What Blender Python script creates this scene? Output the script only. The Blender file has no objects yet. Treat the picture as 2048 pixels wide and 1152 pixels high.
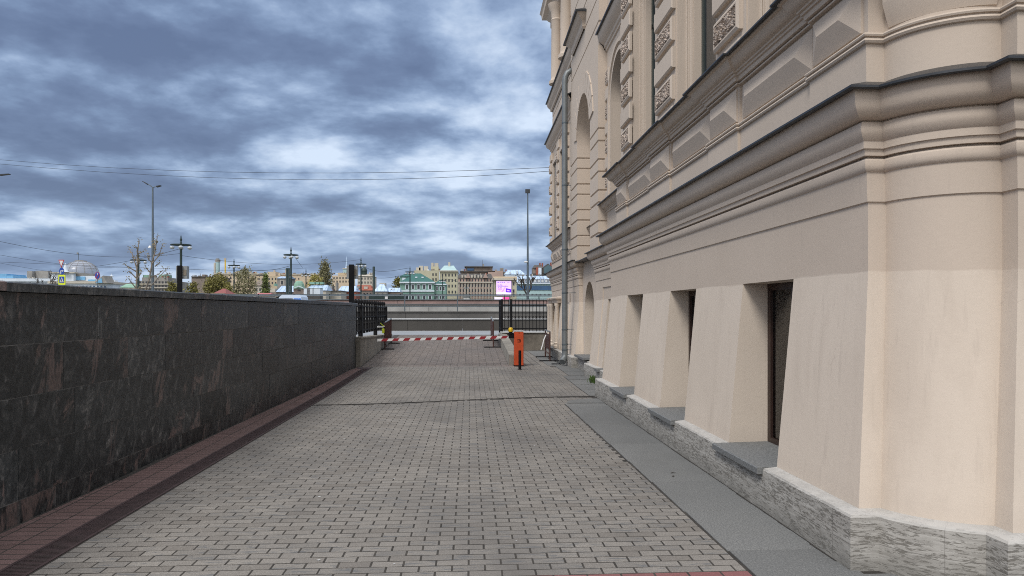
import bpy, bmesh, math, random
from mathutils import Vector, noise, Matrix
rad = math.radians
random.seed(7)
SC = bpy.context.scene
COL = SC.collection
# ---------------------------------------------------------------- camera numbers
F, ZC, HY = 1475.0, 1.58, 622.0
YAW = math.atan((1024 - 940) / F)
CA, SA = math.cos(YAW), math.sin(YAW)
def at(px, py, Y):
    """the world point at distance Y along the alley that the photograph shows at (px, py)"""
    u = (px - 1024) / F; v = (py - HY) / F
    t = Y / (CA - u * SA)
    return Vector((t * (u * CA + SA), Y, ZC - t * v))

# ---------------------------------------------------------------- materials
M = {}
class NT:
    def __init__(s, name):
        m = bpy.data.materials.new(name); m.use_nodes = True
        s.m = m; s.t = m.node_tree; s.t.nodes.clear(); s.L = s.t.links
        s.out = s.n('ShaderNodeOutputMaterial'); s.p = s.n('ShaderNodeBsdfPrincipled')
        s.L.new(s.p.outputs[0], s.out.inputs[0]); M[name] = m
    def n(s, ty, **k):
        x = s.t.nodes.new(ty)
        for a, b in k.items(): setattr(x, a, b)
        return x
    def set(s, node, key, val):
        i = node.inputs[key]
        if hasattr(val, 'links') or hasattr(val, 'is_linked'): s.L.new(val, i)
        else: i.default_value = val
    def pos(s, scale=(1, 1, 1), obj=False, rot=(0, 0, 0)):
        if obj: o = s.n('ShaderNodeTexCoord').outputs['Object']
        else: o = s.n('ShaderNodeNewGeometry').outputs['Position']
        mp = s.n('ShaderNodeMapping'); s.set(mp, 'Vector', o); mp.inputs['Scale'].default_value = scale
        mp.inputs['Rotation'].default_value = rot
        return mp.outputs[0]
    def noise(s, vec, scale, detail=4, rough=.55, dist=0.0, col=False):
        x = s.n('ShaderNodeTexNoise'); s.set(x, 'Vector', vec); s.set(x, 'Scale', scale); s.set(x, 'Detail', detail)
        s.set(x, 'Roughness', rough); s.set(x, 'Distortion', dist)
        return x.outputs['Color' if col else 'Fac']
    def ramp(s, fac, stops, interp='LINEAR'):
        x = s.n('ShaderNodeValToRGB'); s.set(x, 'Fac', fac); r = x.color_ramp; r.interpolation = interp
        r.elements[0].position = stops[0][0]; r.elements[1].position = stops[-1][0]
        for p, c in stops[1:-1]: r.elements.new(p)
        for e, (p, c) in zip(r.elements, stops):
            e.color = (c, c, c, 1) if isinstance(c, (int, float)) else (*c, 1)
        return x.outputs['Color']
    def mix(s, fac, a, b, mode='MIX'):
        x = s.n('ShaderNodeMix', data_type='RGBA', blend_type=mode)
        for k, v in ((0, fac), (6, a), (7, b)):
            if isinstance(v, tuple) and len(v) == 3: v = (*v, 1)
            if isinstance(v, (int, float, tuple)): x.inputs[k].default_value = v
            else: s.L.new(v, x.inputs[k])
        return x.outputs[2]
    def math(s, op, a, b=0.0, c=0.0):
        x = s.n('ShaderNodeMath', operation=op)
        for k, v in ((0, a), (1, b), (2, c)):
            if isinstance(v, (int, float)): x.inputs[k].default_value = v
            else: s.L.new(v, x.inputs[k])
        return x.outputs[0]
    def island(s): return s.n('ShaderNodeNewGeometry').outputs['Random Per Island']
    def sep(s, vec):
        x = s.n('ShaderNodeSeparateXYZ'); s.set(x, 0, vec); return x.outputs
    def vadd(s, a, b):
        x = s.n('ShaderNodeVectorMath', operation='ADD')
        for k, v in ((0, a), (1, b)):
            s.set(x, k, v)
        return x.outputs[0]
    def bump(s, h, strength=.3, dist=.01):
        x = s.n('ShaderNodeBump'); s.set(x, 'Height', h); s.set(x, 'Strength', strength); s.set(x, 'Distance', dist)
        s.L.new(x.outputs[0], s.p.inputs['Normal'])
    def col(s, c):
        if isinstance(c, tuple): s.p.inputs['Base Color'].default_value = (*c, 1)
        else: s.L.new(c, s.p.inputs['Base Color'])
    def rough(s, v): s.set(s.p, 'Roughness', v)

def simple(name, c, rough=.6, metal=0.0, var=.12, scale=3.0, spec=.5, bump=0.0):
    t = NT(name); v = t.pos(obj=True)
    n = t.noise(v, scale, 5, .6)
    a = tuple(x * (1 - var) for x in c); b = tuple(min(1, x * (1 + var)) for x in c)
    t.col(t.ramp(n, [(.3, a), (.7, b)])); t.rough(rough); t.p.inputs['Metallic'].default_value = metal
    t.p.inputs['Specular IOR Level'].default_value = spec
    if bump: t.bump(t.noise(v, scale * 12, 4), bump, .01)
    return M[name]

def mk_plaster():
    t = NT('cream_plaster'); v = t.pos()
    big = t.noise(v, .7, 4, .6); mid = t.noise(t.pos((1.6, 1.6, .5)), 2.2, 6, .62, .4); fine = t.noise(v, 260, 3, .6)
    c = t.ramp(big, [(.3, (.585, .505, .42)), (.7, (.645, .56, .47))])
    # colour turns slightly darker above a wavering edge near the window heads
    z = t.sep(t.n('ShaderNodeNewGeometry').outputs['Position'])[2]
    e = t.math('ADD', z, t.math('MULTIPLY', t.noise(t.pos((.6, .6, .6)), 1.5, 3), .12))
    f = t.ramp(t.math('SUBTRACT', e, 1.4), [(.49, 0.0), (.5, 1.0)])
    c = t.mix(f, c, t.mix(1.0, c, (.86, .84, .83), 'MULTIPLY'))
    c = t.mix(t.ramp(mid, [(.50, 0.0), (.70, .42)]), c, (.50, .425, .35))
    drip = t.noise(t.pos((7, 7, .35)), 3, 4, .6)
    c = t.mix(t.ramp(drip, [(.58, 0.0), (.78, .42)]), c, (.42, .36, .305))
    spl = t.math('MULTIPLY', t.ramp(t.math('ADD', z, t.math('MULTIPLY', t.noise(t.pos((3, 3, 1)), 3, 4), .16)), [(.38, .55), (.56, 0.0)]), .6)
    c = t.mix(spl, c, (.40, .345, .295))
    wv = t.n('ShaderNodeVectorMath', operation='SCALE'); t.set(wv, 0, t.noise(v, 3.5, 5, col=True)); wv.inputs['Scale'].default_value = .35
    vo = t.n('ShaderNodeTexVoronoi', feature='DISTANCE_TO_EDGE'); t.set(vo, 'Vector', t.vadd(t.pos((1, .8, 1.0)), wv.outputs[0])); t.set(vo, 'Scale', .95)
    crk = t.math('MULTIPLY', t.math('LESS_THAN', vo.outputs['Distance'], .0024), t.ramp(t.noise(t.pos((.7, .7, .7)), 1.4, 3), [(.61, 0.0), (.67, .38)]))
    c = t.mix(crk, c, (.27, .22, .18))
    t.col(t.mix(t.ramp(fine, [(.35, .16), (.65, 0.0)]), c, (.44, .38, .32))); t.rough(.85)
    t.p.inputs['Specular IOR Level'].default_value = .25
    h = t.math('ADD', t.math('MULTIPLY', fine, .25), t.math('MULTIPLY', t.noise(v, 22, 5, .6), 1.0))
    t.bump(h, .22, .006)
mk_plaster()

def mk_travertine():
    t = NT('travertine'); v = t.pos()
    base = t.noise(t.pos((2, 2, 20)), 2.4, 6, .65)
    warp = t.noise(v, 9, 3, col=True)
    wv = t.n('ShaderNodeVectorMath', operation='SCALE'); t.set(wv, 0, warp); wv.inputs['Scale'].default_value = .018
    vv = t.vadd(v, wv.outputs[0])
    mp = t.n('ShaderNodeMapping'); t.set(mp, 'Vector', vv); mp.inputs['Scale'].default_value = (12, 12, 66)
    pits = t.noise(mp.outputs[0], 1.0, 6, .70, .2)
    mp2 = t.n('ShaderNodeMapping'); t.set(mp2, 'Vector', vv); mp2.inputs['Scale'].default_value = (30, 30, 110)
    pits2 = t.noise(mp2.outputs[0], 1.0, 4, .7)
    patch = t.noise(t.pos((1.2, 1.2, 5)), 1.7, 4, .6)
    c = t.ramp(base, [(.32, (.275, .26, .235)), (.5, (.365, .35, .32)), (.68, (.465, .45, .415))])
    f = t.math('ADD', t.math('ADD', t.math('MULTIPLY', pits, .7), t.math('MULTIPLY', pits2, .3)), t.math('MULTIPLY', t.math('SUBTRACT', patch, .5), .22))
    pm = t.ramp(f, [(.50, 0.0), (.56, .85)])
    c = t.mix(t.math('MULTIPLY', pm, .86), c, (.10, .09, .074))
    g = t.sep(v); run = t.math('SUBTRACT', g[1], t.math('MULTIPLY', g[0], 1.0))
    jx = t.math('LESS_THAN', t.math('ABSOLUTE', t.math('SUBTRACT', t.math('FRACT', t.math('DIVIDE', run, .93)), .5)), .0028)
    jz = t.math('LESS_THAN', t.math('ABSOLUTE', t.math('SUBTRACT', g[2], .125)), .0022)
    c = t.mix(t.math('MULTIPLY', t.math('MAXIMUM', jx, jz), .6), c, (.10, .09, .08))
    low = t.math('MULTIPLY', t.ramp(g[2], [(.0, 1.0), (.14, 0.0)]), t.noise(v, 5, 4))
    c = t.mix(low, c, (.15, .145, .13))
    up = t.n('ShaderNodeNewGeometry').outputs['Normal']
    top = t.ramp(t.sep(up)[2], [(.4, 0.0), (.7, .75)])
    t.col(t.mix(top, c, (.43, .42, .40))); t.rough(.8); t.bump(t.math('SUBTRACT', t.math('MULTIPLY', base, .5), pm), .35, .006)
mk_travertine()

def mk_darkgranite():
    t = NT('dark_granite'); isl = t.island()
    sh = t.n('ShaderNodeCombineXYZ'); t.set(sh, 0, t.math('MULTIPLY', isl, 9.0)); t.set(sh, 1, t.math('MULTIPLY', isl, 31.0)); t.set(sh, 2, t.math('MULTIPLY', isl, 57.0))
    def mp(sc, rot=0.0):
        v = t.vadd(t.pos(rot=(rad(rot), 0, 0)), sh.outputs[0])
        x = t.n('ShaderNodeMapping'); t.set(x, 'Vector', v); x.inputs['Scale'].default_value = sc; return x.outputs[0]
    a = t.noise(mp((3, 2.4, 1.5), 22), 3.0, 9, .72, 1.3)
    a2 = t.noise(mp((3, 3.6, 2.6), -15), 8, 6, .74, .6)
    aa = t.math('ADD', t.math('MULTIPLY', a, .74), t.math('MULTIPLY', a2, .26))
    c = t.ramp(aa, [(.37, (.005, .007, .0085)), (.46, (.015, .018, .0195)), (.53, (.033, .036, .037)), (.595, (.078, .077, .074)), (.68, (.20, .19, .185))])
    grain = t.noise(mp((1, 1, 1)), 120, 3, .7)
    c = t.mix(t.ramp(grain, [(.54, 0.0), (.74, .40)]), c, (.11, .11, .105))
    r = t.noise(mp((1, 1.9, .8), 25), .9, 6, .66, 1.0)
    redm = t.math('MULTIPLY', t.ramp(r, [(.565, 0.0), (.605, 1.0)]), t.ramp(t.noise(mp((1, 3, 1)), 16, 6, .75), [(.38, .25), (.58, .95)]))
    y = t.sep(t.pos())[1]
    redm = t.math('MULTIPLY', redm, t.ramp(t.math('DIVIDE', y, 22.0), [(.30, .9), (.60, .28)]))
    c = t.mix(redm, c, (.175, .125, .112))
    # dried wash marks running down from the joints
    st = t.noise(t.pos((1, 11, .30)), 2.6, 6, .72, .15)
    w = t.math('MULTIPLY', t.ramp(st, [(.60, 0.0), (.74, .42)]), t.ramp(t.noise(t.pos((.5, .5, 1.1)), 1.3, 4), [(.50, 0.0), (.62, 1.0)]))
    c = t.mix(w, c, (.15, .15, .142))
    v2 = t.math('ADD', .80, t.math('MULTIPLY', t.math('FRACT', t.math('MULTIPLY', isl, 7.31)), .85))
    cc = t.n('ShaderNodeCombineColor')
    for k in range(3): t.set(cc, k, v2)
    t.col(t.mix(1.0, c, cc.outputs[0], 'MULTIPLY'))
    t.rough(t.ramp(a, [(.3, .30), (.7, .55)])); t.p.inputs['Specular IOR Level'].default_value = .34
    t.bump(t.math('ADD', a2, t.math('MULTIPLY', grain, .3)), .25, .006)
mk_darkgranite()

def mk_brick(name, cols, dirt_shade, stain=(.11, .105, .10), stainamt=.5, streak=True, spk=190):
    t = NT(name); isl = t.island(); v = t.pos()
    c = t.ramp(isl, [(i / (len(cols) - 1), k) for i, k in enumerate(cols)])
    sp = t.noise(v, spk, 3, .75)
    c = t.mix(t.ramp(sp, [(.40, .70), (.60, 0.0)]), c, dirt_shade)
    c = t.mix(t.ramp(t.noise(v, 75, 4, .7), [(.56, 0.0), (.72, .55)]), c, tuple(min(1, q * 1.6) for q in cols[1]))
    big = t.noise(t.pos((1, .55, 1)), .55, 5, .62)
    c = t.mix(t.math('MULTIPLY', t.ramp(big, [(.45, 0.0), (.68, 1.0)]), stainamt), c, stain)
    if streak:
        sk = t.noise(t.vadd(t.pos((4, 22, 1)), t.noise(v, 3, 2, col=True)), 1.6, 5, .7)
        c = t.mix(t.math('MULTIPLY', t.ramp(sk, [(.53, 0.0), (.63, .75)]), t.ramp(isl, [(.35, 0.0), (.5, 1.0)])), c, (.095, .102, .11))
    t.col(c); t.rough(.86); t.p.inputs['Specular IOR Level'].default_value = .3
    t.bump(t.math('ADD', sp, t.noise(v, 40, 4)), .3, .003)
mk_brick('grey_brick', [(.185, .170, .152), (.24, .224, .203), (.275, .257, .232), (.21, .198, .181), (.30, .28, .252)], (.092, .083, .074), stainamt=.78)
mk_brick('ramp_brick', [(.215, .18, .165), (.24, .215, .195), (.25, .21, .19), (.25, .23, .21)], (.12, .105, .10), stain=(.15, .14, .14), stainamt=.55, streak=False)
mk_brick('red_brick', [(.16, .102, .094), (.20, .128, .118), (.18, .115, .107), (.235, .152, .142)], (.085, .058, .052), stain=(.08, .06, .054), stainamt=.45, streak=False)
mk_brick('crimson_brick', [(.21, .085, .085), (.24, .10, .10), (.22, .09, .085)], (.12, .06, .06), stainamt=.2, streak=False)
mk_brick('granite_slab', [(.155, .157, .152), (.19, .192, .186), (.14, .142, .139), (.21, .212, .205)], (.075, .077, .078), stain=(.095, .096, .093), stainamt=.55, streak=False, spk=85)

simple('joint_sand', (.035, .031, .026), .95, var=.5, scale=6)
simple('sill_granite', (.15, .155, .155), .65, var=.45, scale=60)
simple('flashing_metal', (.05, .053, .058), .42, .6, .2, 6)
simple('zinc_pipe', (.17, .185, .19), .48, .35, .12, 5)
simple('dark_wood', (.030, .014, .010), .45, var=.3)
simple('green_frame', (.035, .048, .046), .45, var=.2)
simple('curtain', (.46, .52, .47), .9, var=.12, scale=4)
simple('black_iron', (.008, .008, .009), .7, .0, .25, 8, spec=.2)
simple('drain_iron', (.050, .030, .030), .8, .0, .35, 9)
simple('rust_iron', (.060, .022, .015), .7, .1, .45, 14)
simple('concrete', (.22, .205, .175), .9, var=.35, scale=2.2, bump=.3)
simple('stained_concrete', (.15, .132, .108), .9, var=.6, scale=1.3, bump=.3)
simple('pale_coping', (.52, .53, .53), .8, var=.1, scale=2)
simple('asphalt', (.22, .235, .25), .82, var=.12, scale=.7, bump=.2)
simple('terrain', (.12, .125, .10), .95, var=.3, scale=.05)
simple('orange_paint', (.47, .060, .010), .5, var=.16, scale=5)
simple('yellow_lens', (.62, .40, .008), .3, var=.06)
simple('white_paint', (.62, .62, .61), .5, var=.06)
simple('red_paint', (.24, .010, .016), .5, var=.1)
simple('black_paint', (.006, .006, .007), .8, var=.2, spec=.15)
simple('hi_vis_yellow', (.62, .72, .02), .6, var=.08)
simple('lamp_green', (.013, .030, .027), .5, .1, .25, 4)
simple('lamp_glass', (.45, .48, .50), .2, var=.15, scale=8)
simple('steel_grey', (.11, .135, .15), .45, .5, .1, 3)
simple('cabinet_grey', (.20, .21, .205), .6, var=.15, scale=3)
simple('cabinet_panel', (.16, .135, .10), .6, var=.2, scale=3)
simple('sign_blue', (.008, .055, .32), .4, var=.05)
simple('sign_red', (.42, .03, .03), .4, var=.05)
simple('sign_yellow', (.68, .78, .03), .5, var=.05)
simple('wire_black', (.012, .013, .016), .7, var=.1)
simple('bark_pale', (.20, .17, .135), .9, var=.4, scale=7)
simple('bark_dark', (.045, .037, .03), .9, var=.4, scale=1.5)
simple('bud_leaf', (.19, .165, .10), .8, var=.4, scale=20)
simple('retaining_dark', (.062, .057, .050), .85, var=.22, scale=.5)
simple('retaining_mid', (.105, .10, .092), .85, var=.3, scale=.5)
simple('tint_glass', (.05, .10, .12), .1, .0, .2, .3)
for nm, c in dict(leaf_olive=(.155, .142, .036), leaf_yellow=(.26, .23, .06), leaf_grey=(.20, .19, .10), leaf_green=(.11, .14, .034)).items():
    t = NT(nm); isl = t.island()
    t.col(t.ramp(isl, [(0, tuple(x * .55 for x in c)), (.5, c), (1, tuple(x * 1.5 for x in c))])); t.rough(.8)
simple('grass_blade', (.045, .085, .012), .8, var=.3, scale=30)
def wallmat(name, c, **k): simple(name, c, .85, var=k.get('var', .10), scale=k.get('scale', .35))
wallmat('w_white', (.56, .62, .68)); wallmat('w_blue', (.16, .37, .58)); wallmat('w_cream', (.50, .41, .30)); wallmat('w_ochre', (.44, .36, .25))
wallmat('w_grey', (.24, .23, .21), var=.25); wallmat('w_brown', (.20, .165, .14), var=.3); wallmat('w_green', (.165, .285, .24)); wallmat('w_pink', (.36, .265, .225))
wallmat('w_pale', (.42, .40, .29)); wallmat('w_teal', (.33, .46, .47)); wallmat('w_brick', (.26, .08, .05)); wallmat('w_stone', (.44, .41, .35))
wallmat('r_dark', (.07, .065, .06), var=.3); wallmat('r_green', (.03, .11, .10)); wallmat('r_mint', (.20, .34, .26), var=.2); wallmat('r_red', (.22, .07, .065)); wallmat('r_rose', (.40, .13, .14))
wallmat('granite_pink', (.27, .185, .165), var=.2, scale=1.2); wallmat('panel_grey', (.30, .295, .275), var=.2, scale=.8)
t = NT('r_bluemetal'); v = t.pos(obj=True); g = t.sep(t.pos())
seam = t.math('LESS_THAN', t.math('FRACT', t.math('DIVIDE', g[0], 1.1)), .14)
t.col(t.mix(t.math('MULTIPLY', seam, .55), t.ramp(t.noise(v, .6, 4), [(.3, (.34, .46, .62)), (.7, (.50, .63, .78))]), (.10, .16, .26))); t.rough(.4); t.p.inputs['Metallic'].default_value = .25
def glassmat(name, tint, transp):
    t = NT(name); t.t.nodes.remove(t.p)
    tr = t.n('ShaderNodeBsdfTransparent'); tr.inputs[0].default_value = (*transp, 1)
    gl = t.n('ShaderNodeBsdfGlossy'); gl.inputs[0].default_value = (*tint, 1); gl.inputs[1].default_value = .03
    fr = t.n('ShaderNodeFresnel'); fr.inputs[0].default_value = 1.5
    mx = t.n('ShaderNodeMixShader'); t.L.new(fr.outputs[0], mx.inputs[0]); t.L.new(tr.outputs[0], mx.inputs[1]); t.L.new(gl.outputs[0], mx.inputs[2])
    t.L.new(mx.outputs[0], t.out.inputs[0])
glassmat('clear_glass', (1, 1, 1), (.55, .58, .57)); t = NT('dome_glass'); t.col((.34, .375, .44)); t.rough(.25)
tr = t.n('ShaderNodeBsdfTransparent'); mx = t.n('ShaderNodeMixShader'); mx.inputs[0].default_value = .28
t.L.new(t.p.outputs[0], mx.inputs[1]); t.L.new(tr.outputs[0], mx.inputs[2]); t.L.new(mx.outputs[0], t.out.inputs[0])
simple('dark_pane', (.02, .025, .03), .12, var=.3, scale=.5, spec=.6)
simple('blue_pane', (.012, .07, .17), .1, var=.3, scale=.2, spec=.6)
def emit(name, c, s):
    t = NT(name); t.p.inputs['Base Color'].default_value = (*c, 1); t.p.inputs['Emission Color'].default_value = (*c, 1); t.p.inputs['Emission Strength'].default_value = s
emit('screen_lilac', (.62, .42, .92), .55); emit('screen_white', (.86, .74, 1.0), .5); emit('screen_violet', (.07, .0, .75), .8); emit('screen_mauve', (.50, .27, .86), .55); emit('screen_pink', (.85, .06, .30), .6); emit('screen_ink', (.10, .03, .55), .5)

# ---------------------------------------------------------------- mesh helpers
class MB:
    def __init__(s): s.v = []; s.f = []
    def face(s, pts):
        k = len(s.v); s.v += [tuple(p) for p in pts]; s.f.append(tuple(range(k, k + len(pts))))
    def box(s, x0, x1, y0, y1, z0, z1):
        k = len(s.v)
        s.v += [(x0, y0, z0), (x1, y0, z0), (x1, y1, z0), (x0, y1, z0), (x0, y0, z1), (x1, y0, z1), (x1, y1, z1), (x0, y1, z1)]
        s.f += [tuple(k + i for i in q) for q in ((3, 2, 1, 0), (4, 5, 6, 7), (0, 1, 5, 4), (1, 2, 6, 5), (2, 3, 7, 6), (3, 0, 4, 7))]
        return s
    def brick(s, cx, cy, zt, lx, ly, h=.03, bev=.004, dz=(0, 0, 0, 0), rot=0.0):
        """a paver: four sides, a bevel and a top"""
        k = len(s.v); c, n = math.cos(rot), math.sin(rot)
        sg = ((-1, -1), (1, -1), (1, 1), (-1, 1))
        for ins, zz in ((0, -h), (0, -bev), (bev, 0)):
            for (a, b), d in zip(sg, dz):
                x = a * (lx / 2 - ins); y = b * (ly / 2 - ins)
                s.v.append((cx + x * c - y * n, cy + x * n + y * c, zt(cx, cy) + zz + d))
        for r in (0, 4):
            for i in range(4):
                j = (i + 1) % 4; s.f.append((k + r + i, k + r + j, k + r + 4 + j, k + r + 4 + i))
        s.f.append((k + 8, k + 9, k + 10, k + 11))
    def tube(s, pts, r, n=8, cap=True):
        pts = [Vector(p) for p in pts]; rs = r if isinstance(r, (list, tuple)) else [r] * len(pts)
        k0 = len(s.v); prev = None
        for i, p in enumerate(pts):
            d = (pts[min(i + 1, len(pts) - 1)] - pts[max(i - 1, 0)])
            d = d.normalized() if d.length > 1e-9 else Vector((0, 0, 1))
            ref = prev if prev is not None else (Vector((1, 0, 0)) if abs(d.z) > .8 else Vector((0, 0, 1)))
            b = d.cross(ref)
            if b.length < 1e-6: b = d.cross(Vector((0, 1, 0)))
            b.normalize(); a = b.cross(d).normalized(); prev = a
            for q in range(n):
                th = 2 * math.pi * q / n; s.v.append(tuple(p + (a * math.cos(th) + b * math.sin(th)) * rs[i]))
        for i in range(len(pts) - 1):
            for q in range(n):
                a0 = k0 + i * n + q; a1 = k0 + i * n + (q + 1) % n
                s.f.append((a0, a0 + n, a1 + n, a1))
        if cap:
            s.f.append(tuple(k0 + q for q in range(n))); s.f.append(tuple(k0 + (len(pts) - 1) * n + q for q in range(n - 1, -1, -1)))
        return s
    def lathe(s, cx, cy, prof, n=16):
        """prof: (radius, z) bottom to top"""
        k = len(s.v)
        for r, z in prof:
            for q in range(n):
                th = 2 * math.pi * q / n; s.v.append((cx + r * math.cos(th), cy + r * math.sin(th), z))
        for i in range(len(prof) - 1):
            for q in range(n):
                a = k + i * n + q; b = k + i * n + (q + 1) % n; s.f.append((a, b, b + n, a + n))
        s.f.append(tuple(k + q for q in range(n - 1, -1, -1))); s.f.append(tuple(k + (len(prof) - 1) * n + q for q in range(n)))
        return s
    def prism(s, poly, axis, a, b):
        """poly of 2D points extruded along axis from a to b; axis 'x': (y,z), 'y': (x,z), 'z': (x,y)"""
        def P(p, t): return {'x': (t, p[0], p[1]), 'y': (p[0], t, p[1]), 'z': (p[0], p[1], t)}[axis]
        k = len(s.v); n = len(poly); s.v += [P(p, a) for p in poly] + [P(p, b) for p in poly]
        s.f.append(tuple(k + i for i in range(n - 1, -1, -1))); s.f.append(tuple(k + n + i for i in range(n)))
        for i in range(n):
            j = (i + 1) % n; s.f.append((k + i, k + j, k + n + j, k + n + i))
        return s
    def sweep(s, path, prof, skip=(), caps=False):
        """prof of (outward offset, z) carried along a plan path with mitred corners; outside is right of the path"""
        n = len(path); ds = []
        for i in range(n - 1):
            dx = path[i + 1][0] - path[i][0]; dy = path[i + 1][1] - path[i][1]; l = math.hypot(dx, dy); ds.append((dy / l, -dx / l))
        k0 = len(s.v); m = len(prof)
        cols = []
        for o, z in prof:
            Q = []
            for i, p in enumerate(path):
                n1 = ds[max(i - 1, 0)]; n2 = ds[min(i, n - 2)]; q = 1 + n1[0] * n2[0] + n1[1] * n2[1]
                Q.append(Vector((p[0] + (n1[0] + n2[0]) / q * o, p[1] + (n1[1] + n2[1]) / q * o)))
            for i in range(1, n - 1):       # at a hollow corner cut off what the offset curve would fold back over
                if ds[i - 1][0] * ds[i][1] - ds[i - 1][1] * ds[i][0] > -.3 or o <= 0: continue
                P0 = Vector(path[i])
                for st, nn in ((1, Vector(ds[i - 1])), (-1, Vector(ds[i]))):
                    f = lambda k: (Q[k] - P0).dot(nn) - o
                    k = i + st
                    while 0 <= k < n and abs(k - i) < 22 and f(k) < -1e-6: k += st
                    if k != i + st and 0 <= k < n and f(k) >= 0:
                        k1 = k - st; a, b = f(k1), f(k)
                        X = Q[k1].lerp(Q[k], -a / (b - a))
                        for j in range(i, k, st): Q[j] = X
            cols.append(Q)
        for i in range(n):
            for j, (o, z) in enumerate(prof): s.v.append((cols[j][i].x, cols[j][i].y, z))
        for i in range(n - 1):
            if i in skip: continue
            for j in range(m - 1):
                a = k0 + i * m + j; b = a + m; s.f.append((a, b, b + 1, a + 1))
        if caps:
            s.f.append(tuple(k0 + j for j in range(m))); s.f.append(tuple(k0 + (n - 1) * m + j for j in range(m - 1, -1, -1)))
        return s
    def build(s, name, mat, parent=None, smooth=None, recalc=False, loc=None):
        me = bpy.data.meshes.new(name); off = Vector((0, 0, 0))
        if parent is not None and loc is None:
            q = parent
            while q is not None: off += q.location; q = q.parent
        if loc is not None: off = Vector(loc)
        me.from_pydata([(v[0] - off.x, v[1] - off.y, v[2] - off.z) for v in s.v], [], s.f)
        me.update(); me.validate()
        me.materials.append(M[mat] if isinstance(mat, str) else mat)
        if smooth or recalc:
            bm = bmesh.new(); bm.from_mesh(me)
            bmesh.ops.remove_doubles(bm, verts=bm.verts, dist=1e-5)
            if recalc: bmesh.ops.recalc_face_normals(bm, faces=bm.faces)
            if smooth:
                for f in bm.faces: f.smooth = True
                for e in bm.edges:
                    if len(e.link_faces) != 2 or e.calc_face_angle(0) > rad(smooth): e.smooth = False
            bm.to_mesh(me); bm.free()
        o = bpy.data.objects.new(name, me); COL.objects.link(o)
        if parent is not None: o.parent = parent
        elif loc is not None: o.location = loc
        return o

def tag(o, label=None, cat=None, group=None, kind=None):
    if label: o['label'] = label
    if cat: o['category'] = cat
    if group: o['group'] = group
    if kind: o['kind'] = kind
    return o
def thing(name, label, cat, loc, group=None):
    o = bpy.data.objects.new(name, None); COL.objects.link(o); o.location = loc; o.empty_display_size = .2
    return tag(o, label, cat, group)
def solo(mb, name, mat, label, cat, group=None, smooth=None, loc=None):
    if loc is None:
        xs = [v[0] for v in mb.v]; ys = [v[1] for v in mb.v]; zs = [v[2] for v in mb.v]
        loc = ((min(xs) + max(xs)) / 2, (min(ys) + max(ys)) / 2, min(zs))
    return tag(mb.build(name, mat, None, smooth, loc=loc), label, cat, group)
def struct(mb, name, mat, smooth=None): return tag(mb.build(name, mat, None, smooth), kind='structure')
def copy_tree(o, parent=None):
    c = o.copy(); COL.objects.link(c)
    if parent is not None: c.parent = parent
    for ch in list(o.children): copy_tree(ch, c)
    return c
# ================================================================ the ground
def gz(x, y): return (.002 * x - .046) * min(1.0, max(0.0, (20 - y) / 5))
def seam(x): q = min(1.0, max(0.0, (x + 2.6) / 4.6)); return 12.93 + .92 * q * q * (3 - 2 * q)      # the wavering joint across the alley
def rz(x, y): return gz(x, 21) * max(0, 1 - (y - 21) / 6) + max(0.0, y - 21.0) * .046
def wallx(y): return -3.475 + (y - 5.0) * .0165          # face of the granite wall
# bed of joint sand under the whole courtyard
mb = MB()
for x0, x1, y0, y1 in ((-4.2, 6.0, -8, 15.0), (-4.2, 6.0, 15.0, 20.0), (-4.2, 6.0, 20.0, 21.0), (1.2, 4.0, 21.0, 29.6)):
    k = len(mb.v); mb.v += [(x, y, gz(x, y) - .0017) for x, y in ((x0, y0), (x1, y0), (x1, y1), (x0, y1))]; mb.f.append((k, k + 1, k + 2, k + 3))
k = len(mb.v); mb.v += [(x, y, rz(x, y) - .0017) for x, y in ((-3.3, 21), (1.3, 21), (1.3, 27), (-3.3, 27), (-3.3, 32.6), (1.3, 32.6))]
mb.f += [(k, k + 1, k + 2, k + 3), (k + 3, k + 2, k + 5, k + 4)]
struct(mb, 'courtyard_ground', 'joint_sand')

rb = random.Random(3)
def jig(): return tuple(rb.uniform(-.0008, .0008) for _ in range(4))
def rightedge(y): return 1.735 - .0112 * (y - 4.43) if y < 12.82 else (2.43 if 17.75 < y < 20.6 else 2.275)
mb = MB(); mr = MB()
row = 0; y = .6
while y < 21.0:
    yy = y
    x = -2.715 + (0.104 if row % 2 else 0.0); first = True
    xe = rightedge(yy)
    if row % 2:
        mb.brick(-2.715 + .049, yy, gz, .094, .0915, bev=.0015, dz=jig())
    while x < xe:
        w = min(.2, xe - x - .004)
        if w > .03 and abs(yy - seam(x + .1)) > .088:
            red = yy < 4.50 and x > .30
            (mr if red else mb).brick(x + .1 - (.2 - w) / 2, yy + rb.uniform(-.0015, .0015), gz, w - .004 + rb.uniform(-.002, .002), .0915, bev=.0015, dz=jig(), rot=rb.uniform(-.006, .006))
        x += .2085
    y += .1045; row += 1
# brick courses beside the drain-free strip between building and lower wall
y = 21.05
while y < 29.4:
    x = 1.42
    while x < 2.26:
        mb.brick(x + .1, y, gz, .196, .0985, dz=jig()); x += .2085
    y += .1045
struct(mb, 'grey_paving', 'grey_brick')
struct(mr, 'red_paving', 'crimson_brick')
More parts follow.
